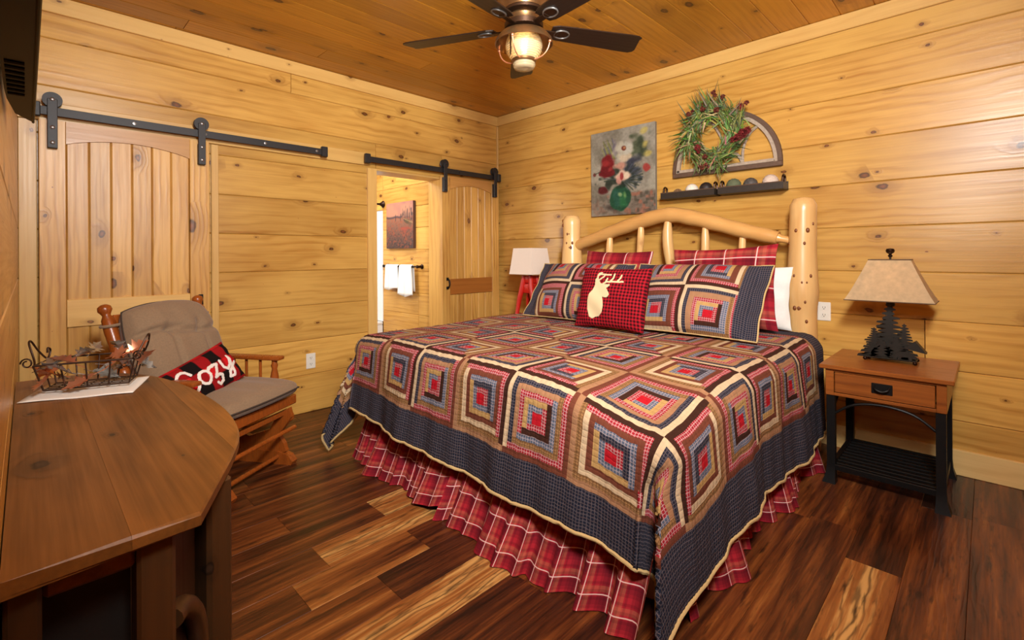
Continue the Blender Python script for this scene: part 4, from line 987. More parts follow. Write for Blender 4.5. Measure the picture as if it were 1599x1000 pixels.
for s in (-1, 1):
    G.part('arm', MB().box((s*0.305-0.032, -0.28, 0.595), (s*0.305+0.032, 0.16, 0.620), 0.010, seg=2), M['glider'])
    G.part('arm_post', turned(MB(), (s*0.305, 0.11, 0.345), (s*0.305, 0.11, 0.596), 0.023, rings=False), M['glider'], smooth=50)
    for yy in (-0.18, -0.09, 0.01):
        G.part('arm_spindle', MB().tube([(s*0.305, yy, 0.39), (s*0.305, yy, 0.596)], 0.0085, 8), M['glider'])
    G.part('arm_side_rail', MB().box((s*0.305-0.015, -0.24, 0.345), (s*0.305+0.015, 0.25, 0.391), 0.004), M['glider'])
    # shaped glider side panel, swing links and floor runner
    prof = [(0.27, 0.335), (0.285, 0.28), (0.24, 0.22), (0.20, 0.17), (0.235, 0.12), (0.25, 0.075), (0.20, 0.06), (0.05, 0.07), (-0.06, 0.07), (-0.20, 0.06), (-0.25, 0.075), (-0.235, 0.12), (-0.20, 0.17), (-0.24, 0.22), (-0.285, 0.28), (-0.27, 0.335), (-0.2, 0.30), (-0.14, 0.20), (0.0, 0.15), (0.14, 0.20), (0.2, 0.30)]
    pv = [(s*0.235-0.014, a, b) for a, b in prof]+[(s*0.235+0.014, a, b) for a, b in prof]; n_ = len(prof)
    G.part('glider_side', MB().add(pv, [tuple(range(n_)), tuple(range(2*n_-1, n_-1, -1))]+[(i, (i+1) % n_, n_+(i+1) % n_, n_+i) for i in range(n_)]), M['glider'], smooth=0)
    for yy in (-0.25, 0.25):
        G.part('swing_disc', MB().lathe([(0.028, -0.012), (0.032, 0), (0.028, 0.012), (0.012, 0.016), (0.001, 0.017)], 16, Matrix.Translation((s*0.252, yy, 0.275)) @ Matrix.Rotation(R(90*s), 4, 'Y')), M['glider'])
    run = [(0.29, 0.0), (0.30, 0.02), (0.27, 0.055), (0.20, 0.075), (-0.22, 0.075), (-0.33, 0.055), (-0.37, 0.02), (-0.36, 0.0)]
    rv = [(s*0.235-0.024, a, b) for a, b in run]+[(s*0.235+0.024, a, b) for a, b in run]; n_ = len(run)
    G.part('runner', MB().add(rv, [tuple(range(n_)), tuple(range(2*n_-1, n_-1, -1))]+[(i, (i+1) % n_, n_+(i+1) % n_, n_+i) for i in range(n_)]), M['glider'], smooth=0)
for yy, z in ((0.26, 0.20), (0.20, 0.045), (-0.2, 0.19), (-0.2, 0.045)):
    G.part('dowel', MB().tube([(-0.29 if z > 0.1 else -0.235, yy, z), (0.29 if z > 0.1 else 0.235, yy, z)], 0.0125, 10), M['glider'])
def cushion(name, w, d, t, n, m, tuft, seed, parent, T, power=5.0, rnd_=0.3, pw_=0.5):
    rd = random.Random(seed); mb_v = []; 
    Ft = np.zeros((m+1, n+1, 3)); Bt = np.zeros((m+1, n+1, 3))
    for j in range(m+1):
        for i in range(n+1):
            a, b = 2*i/n-1, 2*j/m-1
            th = max(0, (1-abs(a)**power)*(1-abs(b)**power))**pw_
            x, y = a*math.sqrt(1-b*b*rnd_*0.5)*w/2, b*math.sqrt(1-a*a*rnd_*0.5)*d/2; cr_ = 1.0
            z = t/2*th+0.03*th*(1-a*a)*(1-b*b)
            for (ta, tb_, sx, sy, dp) in tuft: z -= dp*math.exp(-((a-ta)/sx)**2-((b-tb_)/sy)**2)*th**0.5
            z += 0.003*math.sin(11*a+3*b+seed)*th
            Ft[j, i] = (x*cr_, y*cr_, z); Bt[j, i] = (x*cr_, y*cr_, -t/2*th*0.8)
    e = G.part(name, MB().add([tuple(p) for p in np.concatenate([Ft.reshape(-1, 3), Bt.reshape(-1, 3)])],
        [(j*(n+1)+i, j*(n+1)+i+1, (j+1)*(n+1)+i+1, (j+1)*(n+1)+i) for j in range(m) for i in range(n)]+
        [((m+1)*(n+1)+j*(n+1)+i, (m+1)*(n+1)+(j+1)*(n+1)+i, (m+1)*(n+1)+(j+1)*(n+1)+i+1, (m+1)*(n+1)+j*(n+1)+i+1) for j in range(m) for i in range(n)]), M['taupe'], smooth=180)
    e.matrix_local = T
    ring = [Ft[0, i] for i in range(n)]+[Ft[j, n] for j in range(m)]+[Ft[m, i] for i in range(n, 0, -1)]+[Ft[j, 0] for j in range(m, 0, -1)]
    p = link('piping', MB().tube([tuple(v) for v in ring], 0.0045, 6, closed=True).mesh('piping', 60), M['piping'], e); return e
Ts = Matrix.Translation((0, 0.04, 0.448))
cushion('seat_cushion', 0.57, 0.56, 0.10, 44, 44, [(0, -0.2, 0.1, 0.1, 0.006)], 2, G, Ts, 9.0, 0.22, 0.33)
Tb = Matrix.Translation((0.02, -0.27, 0.72)) @ Matrix.Rotation(R(180), 4, 'Z') @ Matrix.Rotation(R(66), 4, 'X')
tf = [(-1.2+0.3*k, 0.28+0.10*math.sin(k*0.9), 0.22, 0.05, 0.030) for k in range(9)]+[(-0.36, -0.2, 0.035, 0.45, 0.018), (0.36, -0.2, 0.035, 0.45, 0.018), (-0.36, 0.3, 0.1, 0.12, 0.03), (0.36, 0.3, 0.1, 0.12, 0.03)]
cushion('back_cushion', 0.53, 0.56, 0.20, 48, 48, tf, 5, G, Tb, 5.0, 0.5, 0.42)
for s in (-1, 1):
    G.part('cushion_tie', MB().tube(smoothpath([(s*0.24, -0.36, 0.885), (s*0.30, -0.37, 0.88), (s*0.318, -0.415, 0.875), (s*0.27, -0.45, 0.875)], 5), 0.008, 6), M['taupe'])

# lettered cushion on the glider
kwz = dict(seed=41, pinch=0.05)
zo = bpy.data.objects.new('lettered_pillow', None); C.objects.link(zo)
tag(zo, 'red and black checked cushion with white script lettering on the glider chair', 'pillow')
def zpill():
    w_, h_, t_ = 0.44, 0.24, 0.12
    F, B, U = pillow_shape(w_, h_, t_, 40, 24, **kwz)
    zo.matrix_world = Matrix.Translation((-2.955, -0.87, 0.50)) @ Matrix.Rotation(R(212.7+180-6), 4, 'Z') @ Matrix.Rotation(R(90-30), 4, 'X') @ Matrix.Translation((0.0, h_/2-0.02, 0.0)) @ Matrix.Rotation(R(16), 4, 'Z')
    grid_mesh('front_cover', F, U, None, None, M['buffalo'], zo, True); grid_mesh('back_cover', B[:, ::-1], U[:, ::-1].copy(), None, None, M['buffalo'], zo, True)
    def arc(cx, cy, rx, ry, a0, a1, n=14): return [(cx+rx*math.cos(R(a0+(a1-a0)*i/n)), cy+ry*math.sin(R(a0+(a1-a0)*i/n))) for i in range(n+1)]
    S = []
    S.append(arc(-0.125, 0.0, 0.045, 0.065, 60, 330)); S.append([(-0.10, 0.055), (-0.09, 0.03)])
    S.append(arc(-0.045, -0.02, 0.028, 0.036, 0, 360)); S.append([(-0.02, 0.0), (0.0, 0.014), (0.02, 0.012)])
    S.append([(0.0, 0.012), (0.025, 0.016), (0.05, 0.010), (0.005, -0.05), (0.03, -0.045), (0.045, -0.055), (0.04, -0.085), (0.015, -0.095), (0.005, -0.08)])
    S.append([(0.075, 0.016), (0.078, -0.025), (0.095, -0.045), (0.12, -0.03), (0.135, 0.02)]); S.append([(0.135, 0.02), (0.13, -0.05), (0.11, -0.095), (0.085, -0.09), (0.095, -0.065), (0.16, -0.03)])
    def mk(X_, Y_):
        k = np.zeros(X_.shape, bool)
        for l in S: k |= near_line(X_, Y_, [(p[0]*1.1, p[1]+0.012) for p in l], 0.0078)
        return k
    applique('script_lettering', zo, w_, h_, t_, kwz, 170, mk, M['whitefelt'])
zpill()

# ------------------------------------------------------------------ console table
K = Thing('console_table', 'walnut half-oval console table along the left wall', 'table', (-3.5, -2.0, 0))
outl = [(-3.674, -1.19), (-3.45, -1.205), (-3.39, -1.27), (-3.32, -1.38), (-3.265, -1.53), (-3.225, -1.75), (-3.206, -2.02), (-3.214, -2.22), (-3.245, -2.40), (-3.304, -2.55), (-3.418, -2.785), (-3.674, -2.80)]
ot = [Vector((a, b, 0)) for a, b in outl]
def inset(poly, d):
    c = sum(poly, Vector())/len(poly); return [p+(c-p).normalized()*d for p in poly]
sm = [outl[0], outl[1]]+[tuple(v[:2]) for v in smoothpath([(a, b, 0) for a, b in outl[1:10]], 4)[1:]]+outl[10:]
n_ = len(sm); cx_, cy_ = -3.45, -2.0
def lv(z, d): return [(a+(cx_-a)*d, b+(cy_-b)*d*0.5, z) if a > -3.66 else (a, b, z) for a, b in sm]
vs = lv(0.732, 0.02)+lv(0.737, 0.0)+lv(0.755, 0.0)+lv(0.760, 0.02); fs = [tuple(range(n_-1, -1, -1)), tuple(range(3*n_, 4*n_))]
for q_ in range(3): fs += [(q_*n_+i, q_*n_+(i+1) % n_, (q_+1)*n_+(i+1) % n_, (q_+1)*n_+i) for i in range(n_)]
# three glued boards with hairline joints
def clip_boards():
    cuts = [-3.675, -3.52, -3.285, -3.10]
    bm0 = bmesh.new(); vv = [bm0.verts.new(v) for v in vs]
    for f in fs: bm0.faces.new([vv[i] for i in f])
    bmesh.ops.recalc_face_normals(bm0, faces=bm0.faces[:])
    for a, b in zip(cuts, cuts[1:]):
        bm = bm0.copy()
        for co, no in (((a+0.0002, 0, 0), (-1, 0, 0)), ((b-0.0002, 0, 0), (1, 0, 0))):
            r = bmesh.ops.bisect_plane(bm, geom=bm.verts[:]+bm.edges[:]+bm.faces[:], plane_co=co, plane_no=no, clear_outer=True)
            eds = [e_ for e_ in bm.edges if len(e_.link_faces) == 1]
            if eds: bmesh.ops.contextual_create(bm, geom=eds)
        mb = MB(); bm.verts.index_update()
        mb.add([v.co.copy() for v in bm.verts], [[v.index for v in f.verts] for f in bm.faces]); bm.free()
        K.part('top_board', mb, M['walnut'], world=True, smooth=0, tone={-3.675: 0.0, -3.52: 0.08, -3.285: 0.2}[a])
    bm0.free()
clip_boards()
def slab(nm, a, b, z0, z1, tone=0.0, mat='walnut_z', bev=0.006): K.part(nm, MB().box((*a, z0), (*b, z1), bev), M[mat], world=True, tone=tone)
slab('leg', (-3.672, -2.775), (-3.629, -2.70), 0, 0.731, -0.25)
slab('leg', (-3.510, -2.765), (-3.453, -2.69), 0, 0.731, 0.15)
slab('leg', (-3.672, -1.24), (-3.600, -1.31), 0, 0.731); slab('leg', (-3.49, -1.25), (-3.43, -1.32), 0, 0.731)
for (x, yy, an, tn) in ((-3.355, -2.545, 22, 0.0), (-3.30, -1.60, -20, 0.0)):
    K.part('leg', MB().box((-0.03, -0.05, 0), (0.03, 0.05, 0.731), 0.008, M=Matrix.Translation((x, yy, 0)) @ Matrix.Rotation(R(an), 4, 'Z')), M['walnut_z'], world=True, tone=tn)
slab('apron', (-3.628, -2.755), (-3.511, -2.735), 0.688, 0.731, -0.1, 'walnut'); slab('apron', (-3.60, -1.262), (-3.49, -1.28), 0.66, 0.731, 0, 'walnut')
slab('back_apron', (-3.672, -2.69), (-3.650, -1.32), 0.64, 0.731, -0.1, 'walnut')
K.part('end_shade_panel', MB().box((-3.628, -2.70, 0.0), (-3.511, -2.692, 0.70)), M['dark'], world=True)  # added sheet between the legs, under-table shade put into its colour
K.part('back_panel', MB().box((-3.672, -2.69, 0.0), (-3.66, -1.32, 0.639)), M['dark'], world=True)  # added sheet along the wall, its near-black imitates the shade below the top
K.part('side_apron', MB().prism([(-3.452, -2.70), (-3.39, -2.60), (-3.40, -2.585), (-3.47, -2.685)], 0.02, 0.731), M['walnut_z'], world=True, tone=-0.3, smooth=0)
K.part('curved_brace', MB().tube(smoothpath([(-3.455, -2.735, 0.555), (-3.432, -2.70, 0.55), (-3.405, -2.655, 0.50), (-3.39, -2.625, 0.42), (-3.385, -2.61, 0.3)], 6), [0.020]*24+[0.018], 12), M['walnut_z'], world=True, smooth=60)
slab('long_apron', (-3.30, -2.40), (-3.275, -1.66), 0.65, 0.731, -0.1, 'walnut')

nap = MB(); nq = [(-3.668, -1.585), (-3.385, -1.705), (-3.30, -1.455), (-3.585, -1.335)]
nn = 12; vs = []; fs = []
for j in range(nn+1):
    for i in range(nn+1):
        s, t_ = i/nn, j/nn
        p = [(1-s)*(1-t_)*nq[0][k]+s*(1-t_)*nq[1][k]+s*t_*nq[2][k]+(1-s)*t_*nq[3][k] for k in (0, 1)]
        vs.append((p[0], p[1], 0.7625+0.0012*math.sin(9*s+3*t_)))
for j in range(nn):
    for i in range(nn): fs.append((j*(nn+1)+i, j*(nn+1)+i+1, (j+1)*(nn+1)+i+1, (j+1)*(nn+1)+i))
no = obj('napkin', MB().add(vs, fs), M['linen'], None, 60); md = no.modifiers.new('thick', 'SOLIDIFY'); md.thickness = 0.002; md.offset = 0
tag(no, 'white cloth napkin spread under the wire basket on the console table', 'napkin')

# wire basket of metal leaves
bk = Thing('wire_basket', 'rusty wire basket of metal leaves on the white napkin', 'basket', (-3.475, -1.50, 0.7685), R(-19))
bw, bd, tw, td, bz0, bz1 = 0.118, 0.055, 0.138, 0.075, 0.008, 0.098
def rect(a, b, z, ins=0.0): return [(-a, -b, z), (a, -b, z), (a, b, z), (-a, b, z)]
bk.part('top_rim', MB().tube(rect(tw, td, bz1), 0.0036, 6, closed=True), M['wire']); 
bm_ = MB().tube(rect(bw, bd, bz0), 0.0030, 6, closed=True)
for i in range(9): bm_.tube([(-bw+2*bw*i/8, -bd, bz0), (-bw+2*bw*i/8, bd, bz0)], 0.0018, 5)
for i in range(5): bm_.tube([(-bw, -bd+2*bd*i/4, bz0), (bw, -bd+2*bd*i/4, bz0)], 0.0018, 5)
bk.part('base_mesh', bm_, M['wire'])
for i in range(5):
    x = -1+0.5*i
    for s in (-1, 1): bk.part('upright_wire', MB().tube([(x*bw, s*bd, bz0), (x*tw, s*td, bz1)], 0.0027, 6), M['wire'])
for s in (-1, 1):
    bk.part('upright_wire', MB().tube([(s*bw, 0, bz0), (s*tw, 0, bz1)], 0.0022, 6), M['wire'])
    hp = smoothpath([(s*(tw-0.004), -td, bz1), (s*(tw+0.006), -td*0.65, bz1+0.018), (s*(tw+0.026), -td*0.35, bz1+0.068), (s*(tw+0.03), 0, bz1+0.075), (s*(tw+0.02), td*0.4, bz1+0.035), (s*(tw+0.004), td*0.7, bz1+0.004), (s*tw, td*0.9, bz1+0.03), (s*tw, td*0.6, bz1+0.042), (s*tw, td*0.55, bz1+0.025)], 6)
    bk.part('handle', MB().tube(hp, 0.0032, 6), M['wire'], smooth=60)
    sp = [(s*(tw+0.012+0.016*math.cos(a)*(1-a/14)), -td-0.012, bz1+0.012+0.018*math.sin(a)*(1-a/14)) for a in ln(0, 8, 20)]
    bk.part('scroll', MB().tube(sp, 0.0026, 6), M['wire'], smooth=60)
def leaf(L_, W_, seed):
    rd = random.Random(seed); out = []
    base = [(0, 0.06), (0.10, 0.16), (0.16, 0.10), (0.25, 0.42), (0.33, 0.22), (0.48, 0.5), (0.55, 0.25), (0.7, 0.34), (0.78, 0.14), (1.0, 0.0)]
    vs = []; fs = []
    for i, (a, b) in enumerate(base):
        k = 1+rd.uniform(-0.12, 0.12); cz = 0.10*math.sin(a*4+seed)
        vs += [(a*L_, -b*W_*k, (abs(b)*0.35-cz)*W_), (a*L_, 0, -cz*W_), (a*L_, b*W_*k, (abs(b)*0.35-cz)*W_)]
    for i in range(len(base)-1):
        o_ = i*3; fs += [(o_, o_+1, o_+4, o_+3), (o_+1, o_+2, o_+5, o_+4)]
    mb = MB().add(vs, fs); mb.tube([(-0.3*L_, 0, 0.0), (0.05*L_, 0, 0)], 0.0014, 5); return mb
rd = random.Random(5)
lf = [(-0.11, -0.05, 0.06, 'copper'), (-0.10, 0.05, 0.075, 'copper'), (-0.085, -0.02, 0.05, 'copper'), (-0.055, 0.02, 0.105, 'silver'), (-0.03, -0.045, 0.085, 'copper'), (-0.015, 0.03, 0.112, 'silver'), (0.02, -0.06, 0.035, 'copper'), (0.03, 0.01, 0.07, 'silver'), (0.06, -0.045, 0.075, 'copper'), (0.075, 0.05, 0.11, 'silver'), (0.095, -0.04, 0.065, 'copper'), (0.11, 0.03, 0.075, 'silver'), (0.12, -0.055, 0.09, 'silver'), (-0.125, -0.06, 0.085, 'silver'), (-0.06, -0.06, 0.06, 'silver'), (-0.12, 0.0, 0.04, 'copper'), (0.0, 0.0, 0.04, 'silver'), (0.05, 0.02, 0.095, 'copper'), (-0.07, 0.05, 0.09, 'copper'), (0.10, -0.01, 0.11, 'copper'), (-0.02, -0.07, 0.06, 'silver'), (0.13, 0.01, 0.06, 'copper')]
for i, (x, y, z, mt) in enumerate(lf):
    lo = bk.part('leaf', leaf(rd.uniform(0.075, 0.10), rd.uniform(0.055, 0.07), i), M[mt], smooth=20)
    lo.matrix_local = Matrix.Translation((x, y, max(z, 0.05))) @ Euler((rd.uniform(-1.0, 1.0), rd.uniform(-0.7, 0.5), rd.uniform(0, 6.28))).to_matrix().to_4x4()

# ------------------------------------------------------------------ television on the left wall
TV = Thing('television', 'wall mounted television seen edge-on from behind above the console table', 'television', (-3.64, -2.77, 1.54))
y0, y1, zt_, zb_ = -3.27, -2.27, 2.12, 1.542
TV.part('front_bezel', MB().box((-3.6345, y0, zb_), (-3.6295, y1, zt_), 0.0015), M['tv'], world=True)
TV.part('screen', MB().box((-3.6296, y0+0.015, zb_+0.015), (-3.6288, y1-0.015, zt_-0.015)), M['slot'], world=True)
plan = [(-3.6346, y0+0.004), (-3.6346, y1-0.004), (-3.660, y1-0.07), (-3.670, y1-0.20), (-3.672, y1-0.28), (-3.672, y0+0.20), (-3.660, y0+0.05)]
TV.part('back_housing', MB().prism(plan, zb_+0.003, zt_-0.003), M['tv'], world=True, smooth=0)
for k_ in range(8):
    yy = -2.52-0.03*k_
    TV.part('vent_slot', MB().box((-3.668, yy-0.006, zb_+0.0015), (-3.645, yy+0.006, zb_+0.0032)), M['ventslot'], world=True, smooth=0)
TV.part('wall_bracket', MB().box((-3.6755, -2.95, 1.70), (-3.6722, -2.6, 1.95), 0.001), M['tvgrey'], world=True)

# ------------------------------------------------------------------ ceiling fan
FZ = 2.375; FC = (-1.879, -2.168)
fan = Thing('ceiling_fan', 'five blade ceiling fan with nautical lantern light and dark blades', 'ceiling fan', (FC[0], FC[1], H))
def flathe(nm, prof, mat, n=32, parent=None, smooth=40):
    o_ = fan.part(nm, MB().lathe([(r_, z-H) for r_, z in prof], n), M[mat], parent, smooth=smooth); return o_
flathe('canopy', [(0.075, H-0.0008), (0.085, H-0.02), (0.085, H-0.05), (0.06, H-0.075), (0.001, H-0.076)], 'antique')
flathe('motor_housing', [(0.05, H-0.074), (0.115, H-0.105), (0.150, H-0.15), (0.152, H-0.19), (0.130, H-0.235), (0.102, H-0.268), (0.100, H-0.282), (0.001, H-0.283)], 'antique')
flathe('trim_ring', [(0.098, 2.457), (0.106, 2.452), (0.106, 2.440), (0.094, 2.436), (0.001, 2.435)], 'antique_d')
flathe('neck', [(0.072, 2.436), (0.080, 2.425), (0.074, 2.405), (0.060, 2.395), (0.001, 2.394)], 'antique')
flathe('blade_hub', [(0.078, 2.396), (0.098, 2.392), (0.098, 2.366), (0.07, 2.360), (0.001, 2.359)], 'antique_d')
flathe('light_bowl', [(0.055, 2.362), (0.085, 2.356), (0.118, 2.340), (0.141, 2.312), (0.146, 2.292), (0.143, 2.290), (0.136, 2.311), (0.115, 2.334), (0.082, 2.350), (0.02, 2.352)], 'antique', 40)
g = flathe('glass_globe', [(0.070, 2.345), (0.083, 2.325), (0.092, 2.300), (0.094, 2.278), (0.088, 2.252), (0.074, 2.228), (0.058, 2.212), (0.055, 2.214), (0.071, 2.231), (0.084, 2.253), (0.090, 2.278), (0.088, 2.299), (0.080, 2.322), (0.067, 2.342)], 'glass', 36)
flathe('globe_collar', [(0.052, 2.222), (0.060, 2.218), (0.061, 2.204), (0.056, 2.198), (0.050, 2.198), (0.050, 2.222)], 'antique')
flathe('glass_cap', [(0.054, 2.199), (0.057, 2.186), (0.050, 2.172), (0.030, 2.164), (0.001, 2.162)], 'glass', 28)
for k in range(4):
    a = R(45*0+90*k+20)
    pth = [(math.cos(a)*r_, math.sin(a)*r_, z-H) for r_, z in ((0.135, 2.315), (0.138, 2.29), (0.134, 2.265), (0.122, 2.240), (0.100, 2.220), (0.075, 2.211), (0.058, 2.210))]
    fan.part('cage_wire', MB().tube(smoothpath(pth, 4), 0.0035, 8).sphere((math.cos(a)*0.139, math.sin(a)*0.139, 2.285-H), 0.008, 10, 6), M['copper'], smooth=60)
fan.part('globe_strap', MB().box((-0.0955, -0.004, 2.215-H), (-0.0945, 0.004, 2.35-H)), M['antique_d'])
for s in (-1, 1):
    fan.part('bulb', MB().lathe([(0.010, 2.345-H), (0.012, 2.325-H), (0.020, 2.30-H), (0.021, 2.283-H), (0.014, 2.265-H), (0.001, 2.262-H)], 14, Matrix.Translation((0.030*s*0.704, -0.030*s*0.71, 0))), M['bulb'], smooth=60)
point('fan_bulb_light', (FC[0], FC[1], 2.285), 5.0, (1.0, 0.80, 0.55), 0.02)
bprof = [(0.150, 0.044), (0.185, 0.056), (0.28, 0.060), (0.45, 0.066), (0.58, 0.071), (0.635, 0.070), (0.655, 0.060), (0.662, 0.042)]
for k in range(5):
    A = Matrix.Rotation(R(44.75+72*k), 4, 'Z') @ Matrix.Translation((0, 0, FZ-H)) @ Matrix.Rotation(R(-11), 4, 'X')
    pts = [(x, hw) for x, hw in bprof]+[(x-0.02*(1 if i == 0 else 0.4), -hw) for i, (x, hw) in enumerate(reversed(bprof))]
    b = fan.part('blade', MB().prism(pts, -0.003, 0.003), M['blade'], smooth=0); b.matrix_local = A
    ov = MB(); ov.tube([(0.205+0.040*math.cos(t_), 0.030*math.sin(t_), -0.006) for t_ in ln(0, 6.03, 25)], 0.0045, 8, closed=True)
    mo = fan.part('medallion_ring', ov, M['tvgrey'], b, smooth=60)
    iron = MB().box((0.085, -0.018, -0.010), (0.185, 0.018, -0.0032), 0.003).lathe([(0.034, -0.0065), (0.034, -0.0032), (0.001, -0.0032)], 20, Matrix.Translation((0.205, 0, 0)) @ Matrix.Diagonal((1, 0.72, 1, 1)))
    fan.part('blade_iron', iron, M['antique_d'], b)
# ------------------------------------------------------------------ pictures
class Paint:
    def __init__(s, w, h, bg): s.w, s.h = w, h; s.a = np.zeros((h, w, 3)); s.a[:] = bg; s.Y, s.X = np.mgrid[0:h, 0:w]; s.X = (s.X+0.5)/w; s.Y = 1-(s.Y+0.5)/h*1.0; s.rd = np.random.RandomState(3)
    def nz(s, fx, fy, seed=0):
        r = np.random.RandomState(seed); g = r.rand(fy+2, fx+2); x = s.X*fx; y = s.Y*fy; i = x.astype(int); j = y.astype(int); u = x-i; v = y-j
        u = u*u*(3-2*u); v = v*v*(3-2*v)
        return (g[j, i]*(1-u)*(1-v)+g[j, i+1]*u*(1-v)+g[j+1, i]*(1-u)*v+g[j+1, i+1]*u*v)
    def blend(s, m, c): s.a = s.a*(1-m[..., None])+np.array(c, float)*m[..., None]
    def ell(s, cx, cy, rx, ry, c, rot=0, soft=0.25, al=1.0, rough=0.25, seed=0):
        k = s.w/s.h; ct, st_ = math.cos(R(rot)), math.sin(R(rot)); x = (s.X-cx); y = (s.Y-cy)/k
        u = (x*ct+y*st_)/rx; v = (-x*st_+y*ct)/(ry/k); d = np.sqrt(u*u+v*v)+rough*(s.nz(14, 18, seed)-0.5)*2
        s.blend(al*np.clip((1-d)/soft, 0, 1), c)
    def line(s, pts, wd, c, al=1.0):
        m = np.zeros((s.h, s.w)); k = s.h/s.w
        for (x0, y0), (x1, y1) in zip(pts, pts[1:]):
            dx, dy = x1-x0, (y1-y0)*k; t = np.clip(((s.X-x0)*dx+(s.Y-y0)*k*dy)/(dx*dx+dy*dy+1e-9), 0, 1)
            d = np.sqrt((s.X-x0-t*dx)**2+((s.Y-y0)*k-t*dy)**2); m = np.maximum(m, np.clip((wd-d)/wd*2, 0, 1))
        s.blend(m*al, c)
    def face(s, T, wm, hm, depth, parent):
        """local x right, y up, z out"""
        m, n = s.h, s.w; Pp = np.zeros((m+1, n+1, 3)); xs = np.linspace(-wm/2, wm/2, n+1); ys = np.linspace(-hm/2, hm/2, m+1)
        Pp[..., 0] = xs[None, :]; Pp[..., 1] = ys[:, None]; Pp[..., 2] = depth+0.0006
        o = grid_mesh('painted_face', Pp, None, np.clip(s.a[::-1], 0, 255), None, M['vcol'], parent, False); o.matrix_local = T; return o
def canvas(name, label, side, c, w_, h_, depth, paint, edgecol, roll=0.0):
    t = Thing(name, label, 'picture', c); T = AX[side].to_4x4() @ Matrix.Rotation(R(roll), 4, 'Z')
    o = t.part('canvas_edge', MB().box((-w_/2, -h_/2, 0.0008), (w_/2, h_/2, depth), 0.002), plain(name+'_edge', edgecol, 0.8)); o.matrix_local = T
    paint.face(T, w_, h_, depth, t.o); return t
p = Paint(110, 132, (150, 142, 122))
n1 = p.nz(7, 9, 1); n2 = p.nz(30, 40, 2); p.a = p.a+(n1[..., None]-0.5)*40+(n2[..., None]-0.5)*16
p.blend(np.clip((p.nz(5, 6, 4)-0.45)*2, 0, 0.5), (186, 178, 152))
tbl = np.clip((0.26-0.06*np.sin(p.X*3.1+0.6)*0-p.Y-0.02*(p.nz(12, 4, 5)-0.5))/0.03, 0, 1)*np.clip((p.X*1.0+0.25), 0, 1)
p.blend(tbl*0.9, (120, 104, 88)); p.blend(tbl*np.clip((p.nz(18, 22, 6)-0.5)*4, 0, 0.8), (176, 104, 76)); p.blend(tbl*np.clip((p.nz(24, 26, 9)-0.55)*4, 0, 0.7), (78, 74, 60))
p.ell(0.34, 0.09, 0.17, 0.06, (66, 56, 50), soft=0.6, al=0.8)
p.ell(0.74, 0.80, 0.16, 0.17, (70, 84, 54), -40, 0.5, 0.85, 0.5, 3); p.ell(0.82, 0.72, 0.09, 0.14, (58, 70, 46), 10, 0.5, 0.8, 0.5, 4)
for x_, y_ in ((0.84, 0.92), (0.90, 0.66), (0.86, 0.78)): p.ell(x_, y_, 0.07, 0.045, (204, 182, 84), 20, 0.6, 0.85, 0.4, 5)
for i in range(26):
    x0 = 0.18+0.02*(i % 10)+0.01*i/9; p.line([(x0+0.08, 0.66), (x0+0.02*math.sin(i*2), 0.80+0.012*(i*7 % 10))], 0.010, ((150, 150, 70), (118, 124, 66), (96, 88, 116))[i % 3], 0.7)
p.ell(0.38, 0.78, 0.06, 0.09, (104, 92, 126), 10, 0.5, 0.7, 0.5, 7)
for cx_, cy_, rx, ry, c_ in ((0.48, 0.42, 0.30, 0.14, (44, 56, 42)), (0.66, 0.50, 0.16, 0.16, (52, 56, 74)), (0.30, 0.36, 0.14, 0.08, (46, 56, 44)), (0.62, 0.40, 0.16, 0.08, (34, 46, 40)), (0.54, 0.34, 0.12, 0.07, (36, 48, 36))): p.ell(cx_, cy_, rx, ry, c_, 0, 0.5, 0.92, 0.6, 8)
for i in range(24):
    a = R(-70+i*11); p.line([(0.52, 0.40), (0.52+0.30*math.cos(a), 0.42+0.17*math.sin(a))], 0.012, (48, 62, 46) if i % 2 else (74, 86, 92), 0.7)
p.ell(0.50, 0.74, 0.17, 0.12, (196, 188, 162), 0, 0.5, 0.9, 0.45, 10); p.ell(0.58, 0.76, 0.10, 0.09, (206, 200, 180), 0, 0.5, 0.8, 0.4, 11); p.ell(0.54, 0.765, 0.045, 0.036, (124, 46, 30), 0, 0.3, 0.95, 0.2, 12); p.ell(0.545, 0.77, 0.02, 0.016, (196, 130, 80), 0, 0.3)
p.ell(0.56, 0.66, 0.10, 0.05, (222, 196, 158), 10, 0.5, 0.9, 0.4, 13); p.ell(0.47, 0.575, 0.12, 0.055, (210, 142, 116), 0, 0.5, 0.95, 0.4, 14)
p.ell(0.27, 0.60, 0.15, 0.12, (138, 22, 26), 0, 0.3, 1, 0.35, 15); p.ell(0.27, 0.51, 0.13, 0.08, (120, 18, 24), 0, 0.3, 1, 0.35, 16); p.ell(0.25, 0.63, 0.07, 0.045, (178, 40, 40), 0, 0.5, 0.8, 0.4, 17); p.ell(0.32, 0.55, 0.07, 0.035, (190, 56, 50), 20, 0.5, 0.7, 0.4, 18)
p.ell(0.52, 0.435, 0.115, 0.085, (228, 184, 154), 0, 0.4, 1, 0.4, 19); p.ell(0.46, 0.41, 0.05, 0.07, (226, 150, 130), 20, 0.4, 0.9, 0.3, 20); p.ell(0.50, 0.44, 0.03, 0.05, (170, 44, 44), 0, 0.5, 0.9, 0.4, 21); p.ell(0.58, 0.45, 0.045, 0.05, (240, 214, 176), 0, 0.5, 0.9, 0.3, 22)
